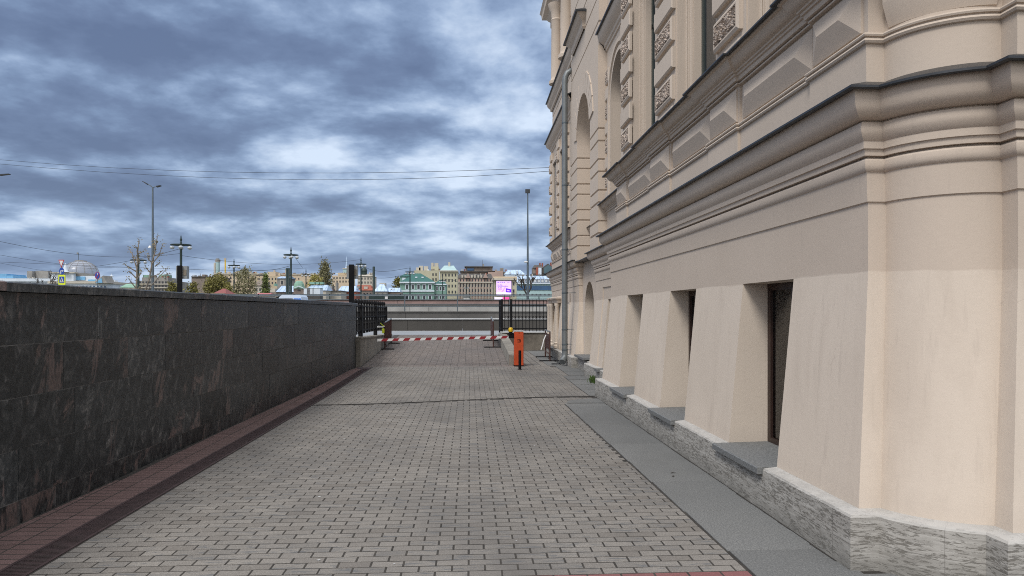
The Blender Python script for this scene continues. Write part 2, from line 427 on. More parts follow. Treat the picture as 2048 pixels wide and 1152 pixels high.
# a course of bricks set on edge across the alley and the worn joint beside it
mb = MB(); x = -2.70
while x < 2.3:
    mb.brick(x + .05, seam(x + .05) - .035, lambda a, b: gz(a, b) - .002, .094, .09, dz=jig()); x += .104
mb2 = MB(); pts = [(-2.66 + i * .25, seam(-2.66 + i * .25) + .018, gz(-2.66 + i * .25, 0) + .0035) for i in range(21)]
for (xa, ya, za), (xb, yb, zb) in zip(pts, pts[1:]):
    mb2.face([(xa, ya, za), (xb, yb, zb), (xb, yb + .055, zb), (xa, ya + .055, za)])
struct(mb, 'cross_course', 'grey_brick'); struct(mb2, 'filled_joint', 'joint_sand')
# ramp up to the street
mb = MB(); y = 21.06; row = 0
while y < 32.5:
    x = -3.06
    while x < 1.13:
        mb.brick(x + .1, y, rz, .2, .0955, bev=.0015, dz=jig()); x += .2085
    y += .1045; row += 1
struct(mb, 'ramp', 'ramp_brick')
mb = MB(); x = -3.0
while x < 1.2:
    mb.brick(x + .05, 20.99, gz, .09, .19, dz=jig()); x += .104
struct(mb, 'threshold_course', 'ramp_brick')
# red strip along the wall
mb = MB(); y = .6
while y < 20.9:
    for cx in (-3.475, -3.262, -3.052):
        if cx + .1 > wallx(y) - .02:
            xa = max(cx - .098, wallx(y) + .03); xb = cx + .098
            if xb - xa > .03: mb.brick((xa + xb) / 2, y, lambda a, b: gz(a, b), xb - xa, .089, bev=.0015, dz=jig(), rot=rb.uniform(-.006, .006))
    y += .1042
struct(mb, 'red_brick_strip', 'red_brick')
# drain channel: two edge rails and a grating of bars
drain = thing('drain_channel', 'long rust brown slotted drain grating between the red brick strip and the grey paving', 'drain', (-2.84, 10, -.05))
mb = MB()
for x0, x1 in ((-2.948, -2.925), (-2.752, -2.730)): mb.prism([(.4, -.1), (20.7, -.1), (20.7, .004), (20, .004), (15, gz(-2.84, 0) + .004), (.4, gz(-2.84, 0) + .004)], 'x', x0, x1)
mb.build('edge_rail', 'drain_iron', drain)
mb = MB(); y = .45
while y < 20.6:
    mb.box(-2.925, -2.752, y, y + .013, -.084, gz(-2.84, y) + .001); y += .026 if y < 9 else .03
mb.build('grating', 'drain_iron', drain)
MB().box(-2.93, -2.75, .4, 20.7, -.12, -.098).build('channel_bed', 'joint_sand', drain)
mh = MB().box(-3.08, -2.76, 20.35, 20.72, -.045, gz(-2.9, 20.5) + .006)
solo(mh, 'drain_cover', 'drain_iron', 'small square rusty drain cover where the granite wall meets the ramp', 'cover')
# granite paving strip at the foot of the building
mb = MB(); rs = random.Random(5); y = 3.0
while y < 12.6:
    l = min(rs.uniform(.72, 1.05), 12.82 - y)
    mb.brick((rightedge(y + l / 2) + .014 + 2.42) / 2, y + l / 2, lambda a, b: gz(a, b) + .006, 2.42 - rightedge(y + l / 2) - .014, l - .006, .06, .003, dz=(0, 0, 0, 0)); y += l
mb.brick(3.4, 3.2, lambda a, b: gz(a, b) + .005, 2.0, 2.4, .06, .003)
# rounded end slab
cx, cy, R = 2.36, 13.3, .66; k = len(mb.v); pts = [(cx, 12.86)] + [(cx - R * math.cos(a) , 12.88 + .62 * math.sin(a)) for a in [i * math.pi / 24 for i in range(13)]] + [(2.6, 13.51), (2.6, 12.86)]
zt = lambda p: gz(*p) + .008
mb.v += [(p[0], p[1], zt(p)) for p in pts]; mb.f.append(tuple(range(k, k + len(pts))))
y = 13.98
for l in (1.05, .95, 1.1, 1.0, 1.0, 1.1, 1.05, .9, 1.0, 1.0, 1.05, 1.0, 1.0, 1.0, 1.0):
    x0 = 2.285 if y < 17.7 else (2.44 if y < 20.6 else 2.27)
    mb.brick((x0 + 3.4) / 2, y + l / 2, lambda a, b: gz(a, b) + .006, 3.4 - x0, l - .008, .06, .003); y += l
struct(mb, 'granite_footway', 'granite_slab')
lf = MB()
for (x, y, a) in ((2.02, 7.25, .3), (1.98, 7.1, 1.2)):
    c, s_ = math.cos(a), math.sin(a); z = gz(x, y) + .0095
    lf.face([(x - .035 * c, y - .035 * s_, z), (x + .012 * s_, y - .012 * c, z + .004), (x + .035 * c, y + .035 * s_, z), (x - .015 * s_, y + .015 * c, z + .003)])
tag(solo(lf, 'fallen_leaves', 'bark_dark', 'few small dark dead leaves lying on the granite footway', 'leaves'), kind='stuff')
gr = MB(); rg_ = random.Random(2); y = 4.62  # dark strip laid along the plinth foot as a painted contact shadow
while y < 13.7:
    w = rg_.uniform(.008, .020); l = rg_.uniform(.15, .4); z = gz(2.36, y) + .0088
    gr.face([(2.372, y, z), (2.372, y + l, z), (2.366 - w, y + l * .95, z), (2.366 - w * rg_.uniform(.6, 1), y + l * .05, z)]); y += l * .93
tag(solo(gr, 'dirt_shade', 'joint_sand', 'thin dark strip painted as contact shadow where the stone plinth meets the footway', 'dirt_shade'), kind='stuff')
lt = MB(); rl = random.Random(12)
for _ in range(70):
    x = rl.uniform(-2.6, 1.6); y = rl.uniform(4.4, 20); z = gz(x, y) + .004; r = rl.uniform(.004, .012); a = rl.uniform(0, 3)
    lt.face([(x + r * math.cos(a + q * 1.57) * (1 if q % 2 else 1.6), y + r * math.sin(a + q * 1.57), z) for q in range(4)])
tag(solo(lt, 'litter', 'pale_coping', 'tiny pale specks of litter scattered on the brick paving', 'litter'), kind='stuff')

simple('wall_joint', (.125, .122, .116), .9, var=.6, scale=5)
simple('lime', (.17, .17, .165), .9, var=.5, scale=9)
# ================================================================ granite wall on the left
gw = thing('granite_wall', 'tall dark granite slab wall with reddish veins along the left of the alley', 'wall', (-3.6, 8, 0))
ROWS = [-.12, .125, .52, .915, 1.32, 1.725]
mb = MB(); rs = random.Random(21); JOINTS = []
for r in range(5):
    y = -3.0 - rs.random() * .8
    while y < 21.0:
        l = rs.uniform(.75, 1.55); y1 = min(y + l, 21.0)
        if 21.0 - y1 < .3: y1 = 21.0
        d = rs.uniform(.0, .004)
        ya, yb = y + .0045, y1 - .0045; za, zb = ROWS[r] + .004, ROWS[r + 1] - .004
        k = len(mb.v)
        mb.v += [(wallx(ya) + d, ya, za), (wallx(yb) + d, yb, za), (wallx(yb) + d, yb, zb), (wallx(ya) + d, ya, zb),
                 (wallx(ya) - .06, ya, za), (wallx(yb) - .06, yb, za), (wallx(yb) - .06, yb, zb), (wallx(ya) - .06, ya, zb)]
        mb.f += [tuple(k + i for i in q) for q in ((0, 1, 2, 3), (0, 4, 5, 1), (1, 5, 6, 2), (2, 6, 7, 3), (3, 7, 4, 0))]
        y = y1; JOINTS.append((r, y))
# slabs on the far end of the wall
for r in range(5): mb.box(wallx(21) - .40, wallx(21) - .002, 21.003, 21.045, ROWS[r] + .002, ROWS[r + 1] - .002)
mb.build('cladding', 'dark_granite', gw)
mb = MB(); mb.prism([(wallx(-3) - .0015, -3), (wallx(21) - .0015, 21), (wallx(21) - .42, 21), (wallx(-3) - .42, -3)], 'z', -.3, 1.722); mb.build('core', 'wall_joint', gw)
lj = MB(); rj = random.Random(8)
for r, y in JOINTS:
    if rj.random() < .42 and y < 20.5: a = rj.uniform(.15, .95); z1 = ROWS[r + 1] - .004; lj.box(wallx(y) - .02, wallx(y) + .0012, y - .0035, y + .0035, z1 - (ROWS[r + 1] - ROWS[r]) * a, z1)
lj.build('lime_joint', 'lime', gw)
mb = MB(); y = -3.0
while y < 21.0:
    l = min(rs.uniform(1.3, 1.9), 21.07 - y); dz = rs.uniform(-.004, .004)
    k = len(mb.v); o = .045
    for yy in (y + .002, y + l - .002):
        mb.v += [(wallx(yy) + o, yy, 1.728 + dz), (wallx(yy) + o, yy, 1.792 + dz), (wallx(yy) + o - .012, yy, 1.802 + dz), (wallx(yy) - .50, yy, 1.806 + dz), (wallx(yy) - .50, yy, 1.728 + dz)]
    mb.f += [(k + i, k + 5 + i, k + 5 + (i + 1) % 5, k + (i + 1) % 5) for i in range(5)] + [(k, k + 1, k + 2, k + 3, k + 4), (k + 9, k + 8, k + 7, k + 6, k + 5)]
    y += l
mb.build('coping', 'dark_granite', gw)

# ================================================================ walls of the ramp
rw = MB(); k = 0
y0, y1 = 21.05, 29.3
for xa, xb in ((-3.42, -3.09),):
    rw.v += [(xa, y0, -.2), (xb, y0, -.2), (xb, y0, .80), (xa, y0, .80), (xa, y1, -.2), (xb, y1, -.2), (xb, y1, .63), (xa, y1, .63)]
    rw.f += [(0, 1, 2, 3), (4, 7, 6, 5), (1, 5, 6, 2), (3, 2, 6, 7), (0, 3, 7, 4)]
lw = thing('ramp_side_wall', 'streaked pale concrete side wall under the black fence left of the ramp', 'wall', (-3.2, 25, 0))
rw.build('wall', 'concrete', lw)
c = MB(); c.v += [(-3.45, y0, .802), (-3.06, y0, .802), (-3.06, y0, .84), (-3.45, y0, .84), (-3.45, y1, .632), (-3.06, y1, .632), (-3.06, y1, .67), (-3.45, y1, .67)]
c.f += [(0, 1, 2, 3), (4, 7, 6, 5), (1, 5, 6, 2), (3, 2, 6, 7), (0, 3, 7, 4), (0, 4, 5, 1)]; c.build('coping', 'concrete', lw)
kb = MB(); kb.v += [(1.12, 21.34, -.05), (1.50, 21.34, -.05), (1.46, 21.34, .27), (1.14, 21.34, .30), (1.12, 29.5, -.05), (1.50, 29.5, -.05), (1.46, 29.5, .66), (1.14, 29.5, .69)]
kb.f += [(0, 1, 2, 3), (4, 7, 6, 5), (1, 5, 6, 2), (3, 2, 6, 7), (0, 3, 7, 4)]
solo(kb, 'ramp_kerb_wall', 'concrete', 'low weathered concrete kerb wall rising beside the ramp behind the orange cabinet', 'wall')
bw = thing('concrete_wall', 'stained brown concrete wall under the tall black railing at the end of the lower yard', 'wall', (2.2, 29.8, 0))
MB().box(1.30, 4.6, 29.55, 29.9, -.1, .70).build('wall', 'stained_concrete', bw)
MB().box(1.22, 4.6, 29.50, 29.95, .703, .755).build('coping', 'pale_coping', bw)

# ---------------------------------------------------------------- iron fences
fe = thing('iron_fence', 'black iron fence with finials on the pale wall left of the ramp', 'fence', (-3.25, 25, .8))
for Y in (22.15, 25.6, 28.7):
    MB().box(-3.31, -3.19, Y - .06, Y + .06, .62, 1.76).build('post', 'black_iron', fe)
def span(Y0, Y1):
    mb = MB()
    for z in (1.70, 1.38, .98): mb.box(-3.27, -3.23, Y0, Y1, z, z + .035)
    mb.build('rail', 'black_iron', fe)
    Y = Y0 + .10; mb = MB(); i = 0
    while Y < Y1 - .05:
        if i % 3 == 0:
            mb.tube([(-3.25, Y, .90), (-3.25, Y, 1.80)], .021, 6)
            mb.lathe(-3.25, Y, [(.018, 1.78), (.050, 1.82), (.050, 1.87), (.018, 1.93)], 8)
            for z in (1.20, 1.56): mb.lathe(-3.25, Y, [(.018, z - .05), (.042, z), (.018, z + .05)], 8)
        else: mb.tube([(-3.25, Y, .90), (-3.25, Y, 1.70)], .010, 6)
        Y += .20; i += 1
    mb.build('picket', 'black_iron', fe)
span(21.1, 22.09); span(22.21, 25.54); span(25.66, 28.64)
fr = thing('iron_railing', 'tall black iron railing with a row of rings on the stained wall beside the building', 'fence', (2.3, 29.7, .75))
for X in (1.28, 1.66): MB().box(X - .045, X + .045, 29.66, 29.76, .756, 2.06).build('post', 'black_iron', fr)
mb = MB()
for z in (1.79, .85): mb.box(1.30, 4.4, 29.695, 29.73, z, z + .04)
mb.build('rail', 'black_iron', fr)
mb = MB(); X = 1.40
while X < 4.4:
    mb.tube([(X, 29.71, .76), (X, 29.71, 2.0)], .013, 6); mb.lathe(X, 29.71, [(.013, 1.96), (.022, 1.98), (.004, 2.06)], 6); X += .142
mb.build('picket', 'black_iron', fr)
mb = MB(); X = 1.40 + .071
while X < 4.3:
    mb.tube([(X + .058 * math.cos(a), 29.71, 1.32 + .058 * math.sin(a)) for a in [q * math.pi / 6 for q in range(13)]], .010, 5, False); X += .142
mb.build('ring_band', 'black_iron', fr)
# return of the railing along the ramp edge, seen end on
mb = MB(); Y = 29.85
while Y < 32.0:
    mb.tube([(1.26, Y, .66), (1.26, Y, 2.0)], .013, 6); mb.lathe(1.26, Y, [(.013, 1.96), (.022, 1.98), (.004, 2.06)], 6); Y += .16
for z in (1.79, .85): mb.box(1.245, 1.275, 29.8, 32.0, z, z + .04)
mb.build('return_panel', 'black_iron', fr)

# ---------------------------------------------------------------- barrier
bg = thing('barrier_gate', 'orange barrier cabinet with a long red and white striped arm lowered across the ramp', 'barrier', (1.39, 21.12, 0))
cb = MB().box(1.262, 1.525, 20.98, 21.30, .025, .995); cbo = cb.build('cabinet', 'orange_paint', bg)
bm = bmesh.new(); bm.from_mesh(cbo.data); bmesh.ops.bevel(bm, geom=bm.edges[:], offset=.012, segments=2, affect='EDGES'); bm.to_mesh(cbo.data); bm.free()
MB().box(1.255, 1.532, 20.972, 21.308, .996, 1.015).build('lid', 'white_paint', bg)
MB().box(1.25, 1.54, 20.965, 21.315, .0, .024).build('base_plate', 'black_paint', bg)
em = MB()   # square frame mark with a hooked line inside
ex, ez, ey = 1.395, .735, 20.974
for a, b, c_, d in ((-.045, .045, .022, .036), (.031, .045, -.045, .022), (-.045, .045, -.045, -.031), (-.045, -.033, .008, .022), (-.012, .018, -.014, -.002), (.006, .018, -.002, .012)):
    em.box(ex + a, ex + b, ey, ey + .004, ez + c_, ez + d)
em.build('emblem', 'black_paint', bg)
MB().prism([(1.395 + .013 * math.cos(a), .955 + .013 * math.sin(a)) for a in [i * math.pi / 5 for i in range(10)]], 'y', 20.972, 20.982).build('lock', 'black_paint', bg)
AX0, AX1, AZ = -2.62, 1.15, .835
def armz(x): return .755 + (x - AX0) / (AX1 - AX0) * (AZ - .755)
arm = MB().prism([(AX0, armz(AX0) - .035), (AX1, armz(AX1) - .035), (AX1, armz(AX1) + .035), (AX0, armz(AX0) + .035)], 'y', 21.06, 21.11).build('arm', 'white_paint', bg)
x = AX0 + .10
while x + .21 < AX1:
    P = [(x, armz(x) - .0365), (x + .160, armz(x + .16) - .0365), (x + .215, armz(x + .215) + .0365), (x + .055, armz(x + .055) + .0365)]
    MB().prism(P, 'y', 21.0575, 21.1125).build('stripe', 'red_paint', arm); x += .3085
MB().box(1.10, 1.26, 21.03, 21.15, .80, .92).build('arm_hub', 'black_paint', bg)
bc = MB().lathe(1.165, 21.1, [(.085, .925), (.085, .955), (.05, .96), (.05, .985)], 16).build('beacon_base', 'black_paint', bg, 40)
MB().lathe(1.165, 21.1, [(.060, .986), (.064, 1.0), (.064, 1.07), (.055, 1.095), (.03, 1.108), (.002, 1.11)], 18).build('beacon', 'yellow_lens', bg, 50)
bo = MB().lathe(1.335, 19.75, [(.06, .012), (.06, .022), (.038, .024), (.038, .51), (.034, .522), (.002, .524)], 18)
solo(bo, 'bollard', 'black_paint', 'short black steel bollard standing in front of the orange barrier cabinet', 'bollard', smooth=40)
# ---------------------------------------------------------------- crowd barriers
def barricade(x0, y0, x1, y1, h, label, panel, metal, bars=7, zf=rz, lean=0.0):
    cx, cy = (x0 + x1) / 2, (y0 + y1) / 2; t = thing('barricade', label, 'barrier', (cx, cy, zf(cx, cy)), 'folding steel barricades')
    dx, dy = x1 - x0, y1 - y0; L = math.hypot(dx, dy); dx /= L; dy /= L; nx, ny = -dy, dx
    def P(s, z, o=0.0): return (x0 + dx * s + nx * o, y0 + dy * s + ny * o, zf(x0 + dx * s, y0 + dy * s) + z)
    for s in (0, L):
        MB().tube([P(s, .02), P(s, h)], .022, 8).build('post', metal, t)
        MB().tube([P(s, .022, -.33), P(s, .022, .33)], .020, 6).build('foot', 'black_iron', t)
    MB().tube([P(-.01, h), P(L + .01, h)], .024, 8).build('top_rail', 'zinc_pipe', t)
    MB().tube([P(0, .22), P(L, .22)], .02, 6).build('bottom_rail', metal, t)
    mb = MB()
    if panel == 'boards':
        z = .36
        while z < h - .09:
            for s0 in (.03,): mb.prism([(0, 0)] * 0 or [(P(s0, 0)[0], P(s0, 0)[1]), (P(L - .03, 0)[0], P(L - .03, 0)[1]), (P(L - .03, 0, .016)[0], P(L - .03, 0, .016)[1]), (P(s0, 0, .016)[0], P(s0, 0, .016)[1])], 'z', P(L / 2, z)[2], P(L / 2, z + .062)[2])
            z += .07
    else:
        for i in range(1, 22): s = L * i / 22; mb.tube([P(s, .22), P(s, h)], .009, 5)
        for z in (.34, .46, .58, .70, .82): mb.tube([P(0, z), P(L, z)], .006, 4)
    mb.build('panel', metal, t)
    MB().tube([P(.0, .28), P(min(.5, L), .06 + .0)], .012, 6).build('brace', metal, t)
    return t
barricade(-2.97, 26.0, -3.0, 28.3, .95, 'rust brown steel barricade with a grille left of the ramp, tied to the black fence', 'grille', 'rust_iron')
barricade(.84, 26.6, .84, 29.4, .95, 'brown boarded barricade standing alone at the right edge of the ramp', 'boards', 'rust_iron')
barricade(2.50, 23.0, 2.56, 25.0, .93, 'dark boarded barricade leaning beside the building near the grey downpipe', 'boards', 'rust_iron', zf=gz)
tp = MB().tube([(2.52, 24.4, .78), (2.44, 24.3, .62), (2.40, 24.25, .46), (2.34, 24.2, .30)], .022, 6)
solo(tp, 'tape_strip', 'white_paint', 'loose white tape hanging off the boarded barricade next to the building', 'tape')
hv = thing('taped_bundle', 'bundle of white cloth and yellow reflective tape tied on the left barricade', 'tape', (-3.0, 25.9, .9))
MB().lathe(-3.02, 25.92, [(.035, .80), (.042, .84), (.042, .93), (.035, .97)], 8).build('yellow_band', 'hi_vis_yellow', hv)
MB().tube([(-3.28, 25.9, .99), (-3.18, 25.9, 1.03), (-3.05, 25.92, 1.02), (-2.96, 25.93, 1.05)], [.01, .035, .03, .012], 6).build('cloth', 'white_paint', hv)
MB().tube([(-3.12, 25.9, 1.16), (-3.05, 25.92, 1.09), (-2.97, 25.93, 1.04)], .011, 5).build('strip', 'hi_vis_yellow', hv)
# coil of cable
cp = []
for i in range(60):
    a = i / 60 * 5.2 * math.pi; cp.append((2.50 + (.15 + .04 * math.sin(a * .7)) * math.cos(a) + .0015 * i, 21.55 + .14 * math.sin(a) , gz(2.4, 21) + .03 + .12 * max(0, math.sin(a * .5)) ** 2))
cp += [(2.66, 21.5, .10), (2.72, 21.45, .26), (2.70, 21.3, .36)]
solo(MB().tube(cp, .008, 5), 'cable_coil', 'wire_black', 'loose coil of thin black cable on the footway below the downpipe', 'cable')
gt = MB(); rg = random.Random(4)
for _ in range(150):
    x = 2.78 + rg.gauss(0, .05); y = 16.35 + rg.gauss(0, .10); h = rg.uniform(.05, .16); a = rg.uniform(0, 6.3); l = rg.uniform(.01, .06)
    gt.face([(x - .005, y, -.02), (x + .005, y, -.02), (x + .003 + l * math.cos(a) * .6, y + l * math.sin(a) * .6, h * .7), (x + l * math.cos(a) * 1.4, y + l * math.sin(a) * 1.4, h)])
tag(solo(gt, 'grass_tuft', 'grass_blade', 'small green tuft of grass growing at the foot of the stone plinth', 'grass'), kind='stuff')
# ================================================================ the palace on the right
pal = thing('palace_building', 'ornate cream plastered building with stone plinth, big cornice and rusticated upper storey along the right', 'building', (3.4, 14, 0))
XW, YC, YF, XB = 2.62, 4.72, 13.6, 3.05
ARC = [(2.74, YC)]
for i in range(18):                      # the rounded corner: an arc that turns from 84 to 0 degrees
    h = rad(84 - 84 * (i + .5) / 18); ARC.append((ARC[-1][0] + .0391 * math.cos(h), ARC[-1][1] - .0391 * math.sin(h)))
AE = ARC[-1]; print('arc end', AE)
TAIL = [(XW, YC), (2.74, YC)] + ARC[1:] + [(AE[0], AE[1] - .13), (5.8, AE[1] - .13), (5.8, 4.6)]
PDC = [(3.7, 27.4), (XB, 27.4), (XB, 20.5), (3.22, 20.5)]
PBA = [(3.22, 17.75), (XB, 17.75), (XB, YF), (XW, YF)] + TAIL
ARCH_B2 = dict(yc=19.35, r=.74, zs=.36, zsp=1.62)
ZT, ZB = 1.84, .285
def xo(z): return .14 * (ZT - z) / (ZT - ZB) if z < ZT else 0.0
# plinth
mb = MB(); pp = [(.255, -.12), (.255, .262), (.245, .276), (.14, .288)]
mb.sweep([(3.7, 27.4), (XB, 27.4), (XB, 20.5), (3.22, 20.5), (3.22, 17.75), (XB, 17.75), (XB, YF), (XW, YF)] + TAIL, [(a, b + .03) for a, b in pp])
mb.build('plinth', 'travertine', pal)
ZB += .03
# basement wall: battered face with window openings
mb = MB()
batter = [(.14, ZB), (0, ZT)]
mb.sweep(PBA, batter, skip=(1, 3)); mb.sweep(PDC, batter, skip=(1,))
def battered(X, Y0, Y1, wins, dep, e0=0, e1=0):
    """Y0 near, Y1 far; e = -1/+1 where the end moves with the batter"""
    def strip(a, b, ea=0, eb=0):
        mb.face([(X - .14, b + .14 * eb, ZB), (X - .14, a - .14 * ea, ZB), (X, a, ZT), (X, b, ZT)])
    edges = [Y0] + [y for w in wins for y in w] + [Y1]
    for i in range(0, len(edges), 2): strip(edges[i], edges[i + 1], e0 if i == 0 else 0, e1 if i == len(edges) - 2 else 0)
    for a, b in wins:
        for y in (a, b): mb.face([(X - .14, y, ZB), (dep, y, ZB), (dep, y, ZT), (X, y, ZT)])
        mb.face([(X, a, ZT), (dep, a, ZT), (dep, b, ZT), (X, b, ZT)])
WA = [(5.84, 6.95), (8.42, 9.52), (11.05, 12.16)]
battered(XW, YC, YF, WA, 2.90, 1, 1)
battered(XB, YF, 17.75, [(15.78, 16.16)], 3.32, 0, 1)
battered(XB, 20.5, 27.4, [(24.85, 26.25), (26.62, 27.15)], 3.34, 1, 1)
frieze = [(0, ZT), (0, 2.293), (.012, 2.300), (.022, 2.49)]
mb.sweep(PBA, frieze); mb.sweep(PDC, frieze)
# the recessed bay with the round-arched niche
def arch_wall(mb, X, Y0, Y1, z0, z1, yc, r, zs, zsp, dep, n=20):
    yl, yr = yc - r, yc + r
    if yl > Y0: mb.face([(X, Y0, z0), (X, yl, z0), (X, yl, z1), (X, Y0, z1)])
    if yr < Y1: mb.face([(X, yr, z0), (X, Y1, z0), (X, Y1, z1), (X, yr, z1)])
    if zs > z0: mb.face([(X, yl, z0), (X, yr, z0), (X, yr, zs), (X, yl, zs)])
    A = [(yc - r * math.cos(math.pi * i / n), zsp + r * math.sin(math.pi * i / n)) for i in range(n + 1)]
    for (ya, za), (yb, zb) in zip(A, A[1:]):
        mb.face([(X, ya, za), (X, yb, zb), (X, yb, z1), (X, ya, z1)])
        mb.face([(X, ya, za), (X + dep, ya, za), (X + dep, yb, zb), (X, yb, zb)])
    for y in (yl, yr): mb.face([(X, y, zs), (X + dep, y, zs), (X + dep, y, zsp), (X, y, zsp)])
    return A
arch_wall(mb, 3.15, 17.6, 20.7, .30, 2.93, ARCH_B2['yc'], ARCH_B2['r'], .36, ARCH_B2['zsp'], .42)
# sunk panel lines beside the slot window
for (a, b, z0, z1) in ((16.62, 16.70, .33, 2.10),):
    pass
mb.build('basement_wall', 'cream_plaster', pal, 30)
pm = MB()   # flat raised margin that frames the slot window panel
def bat(y, z, o): return (XB - xo(z) - o, y, z)
for a, b in ((16.72, 17.6),):
    for q in ([bat(a, ZB, .02), bat(b, ZB, .02), bat(b, ZT, .02), bat(a, ZT, .02)], [bat(a, ZB, .02), bat(a, ZT, .02), bat(a, ZT, 0), bat(a, ZB, 0)], [bat(b, ZB, .02), bat(b, ZT, .02), bat(b, ZT, 0), bat(b, ZB, 0)],
              [bat(a, ZT, .02), bat(b, ZT, .02), bat(b, 2.22, .02), bat(a, 2.22, .02)], [bat(a, ZT, .02), bat(a, 2.12, .02), bat(a, 2.12, 0), bat(a, ZT, 0)],
              [bat(13.7, 2.12, .02), bat(a, 2.12, .02), bat(a, 2.22, .02), bat(13.7, 2.22, .02)], [bat(13.7, 2.12, 0), bat(a, 2.12, 0), bat(a, 2.12, .02), bat(13.7, 2.12, .02)]):
        pm.face(q)
pm.build('panel_margin', 'cream_plaster', pal); pm = MB()
for a in (22.3, 23.9):
    pm.face([bat(a, ZB, .02), bat(a + .09, ZB, .02), bat(a + .09, ZT, .02), bat(a, ZT, .02)]); pm.face([bat(a, ZB, .02), bat(a, ZT, .02), bat(a, ZT, 0), bat(a, ZB, 0)])
pm.face([bat(22.3, ZT, .02), bat(23.99, ZT, .02), bat(23.99, 2.15, .02), bat(22.3, 2.15, .02)])
pm.build('panel_margin', 'cream_plaster', pal)
# cornice over the basement
cor = [(.022, 2.49), (.034, 2.498), (.044, 2.515), (.048, 2.54), (.044, 2.565), (.034, 2.578), (.012, 2.580), (.012, 2.592), (.050, 2.594), (.052, 2.634), (.066, 2.637), (.067, 2.684),
       (.074, 2.690), (.084, 2.705), (.098, 2.727), (.104, 2.752), (.102, 2.778), (.092, 2.800), (.074, 2.808), (.074, 2.812), (.112, 2.815), (.140, 2.826), (.164, 2.846), (.182, 2.876), (.191, 2.915), (.193, 2.984)]
mb = MB(); mb.sweep(PBA, cor); mb.sweep(PDC, cor); mb.build('cornice', 'cream_plaster', pal, 28)
fl = [(.193, 2.982), (.236, 2.972), (.247, 2.980), (.247, 2.994), (.238, 2.999), (.02, 3.086)]
mb = MB(); mb.sweep(PBA, fl); mb.sweep(PDC, fl[:-1] + [(.02, 3.004)])
mb.v += [(2.90, 17.3, 2.935), (2.90, 20.9, 2.935), (3.4, 20.9, 2.99), (3.4, 17.3, 2.99), (2.90, 17.3, 2.915), (2.90, 20.9, 2.915), (3.4, 20.9, 2.915), (3.4, 17.3, 2.915)]
k = len(mb.v) - 8; mb.f += [(k, k + 3, k + 2, k + 1), (k, k + 1, k + 5, k + 4), (k + 4, k + 5, k + 6, k + 7)]
mb.build('flashing', 'flashing_metal', pal, 30)
# basement windows: granite sill, wooden frame, pane, curtain
for (a, b) in WA:
    w = MB()
    for ya, yb, z0, z1 in ((a, b, ZB - .002, ZB + .06), (a, b, ZT - .065, ZT - .002), (a + .001, a + .07, ZB + .06, ZT - .065), (b - .07, b - .001, ZB + .06, ZT - .065), ((a + b) / 2 - .03, (a + b) / 2 + .03, ZB + .06, ZT - .065)):
        w.box(2.86, 2.92, ya, yb, z0, z1)
    wo = w.build('window', 'dark_wood', pal)
    MB().box(2.885, 2.892, a + .06, b - .06, ZB + .05, ZT - .05).build('pane', 'clear_glass', wo)
    MB().box(2.94, 2.95, a + .25, b - .01, ZB + .05, ZT - .03).build('curtain', 'curtain', wo)
    mb = MB(); mb.prism([(2.318, ZB - .053), (2.318, ZB - .008), (2.326, ZB), (2.859, ZB + .012), (2.859, ZB - .053)], 'y', a + .001, b - .001)
    mb.build('window_sill', 'sill_granite', pal)
mb = MB(); mb.box(2.73, 3.31, 15.781, 16.159, ZB - .05, ZB + .004); mb.build('window_sill', 'sill_granite', pal)
mb = MB(); mb.box(2.86, 3.56, 18.55, 20.15, .335, .39); mb.build('window_sill', 'sill_granite', pal)
for a, b in ((24.85, 26.25), (26.62, 27.15)):
    MB().box(2.74, 3.33, a + .001, b - .001, ZB - .05, ZB + .004).build('window_sill', 'sill_granite', pal)
    w = MB().box(3.30, 3.34, a, b, ZB, ZT); w.build('window', 'dark_pane', pal)
    hm = MB()   # moulded head, side rolls and bases round the far windows
    hm.sweep([(3.1, b + .22), (2.98, b + .22), (2.98, a - .22), (3.1, a - .22)], [(.0, 1.845), (.045, 1.852), (.06, 1.885), (.06, 1.915), (.075, 1.95), (.12, 1.985), (.13, 2.03), (0, 2.075)])
    for y in (a - .1, b + .1):
        hm.lathe(2.93, y, [(.085, ZB), (.125, ZB + .03), (.125, ZB + .09), (.09, ZB + .12), (.085, ZB + .15), (.105, ZB + .18), (.072, ZB + .22), (.066, 1.72), (.09, 1.76), (.09, 1.84)], 12)
    hm.build('window_surround', 'cream_plaster', pal, 35)
w = MB(); w.box(3.50, 3.55, 18.5, 20.2, .37, 2.5); nd = w.build('niche_door', 'dark_wood', pal)
MB().box(3.49, 3.498, 18.75, 19.25, .9, 2.2).build('pane', 'dark_pane', nd)
MB().box(3.37, 3.42, 15.70, 16.3, .2, 1.95).build('window', 'dark_pane', pal)
# ---- course between basement and sill: base, beads, diamond panels, sill cornice
PIERS = [(YC, 5.50), (7.02, 7.90), (9.47, 10.53), (12.10, 12.95)]
def jog(x0, x1):
    p = [(3.1, 12.95), (x0, 12.95)]
    for i in (3, 2, 1, 0):
        a, b = PIERS[i]
        if i < 3: p += [(x1, b), (x0, b)]
        if i > 0: p += [(x0, a), (x1, a)]
    return p
TAILU = [(2.74, YC)] + ARC[1:] + [(AE[0], AE[1] - .13), (5.8, AE[1] - .13), (5.8, 4.6)]
def shift(t, d): return [(x + d, y + d) for x, y in t]
UP = jog(2.592, 2.618) + [(2.592, 4.692), (2.712, 4.692)] + shift(ARC[1:], -.028) + [(AE[0] - .028, AE[1] - .16), (5.8, AE[1] - .16), (5.8, 4.6)]
base = [(0, 2.99), (0, 3.328), (.018, 3.333), (.026, 3.347), (.018, 3.361), (.010, 3.363), (.010, 3.371), (.024, 3.375), (.028, 3.386), (.022, 3.397), (-.028, 3.401)]
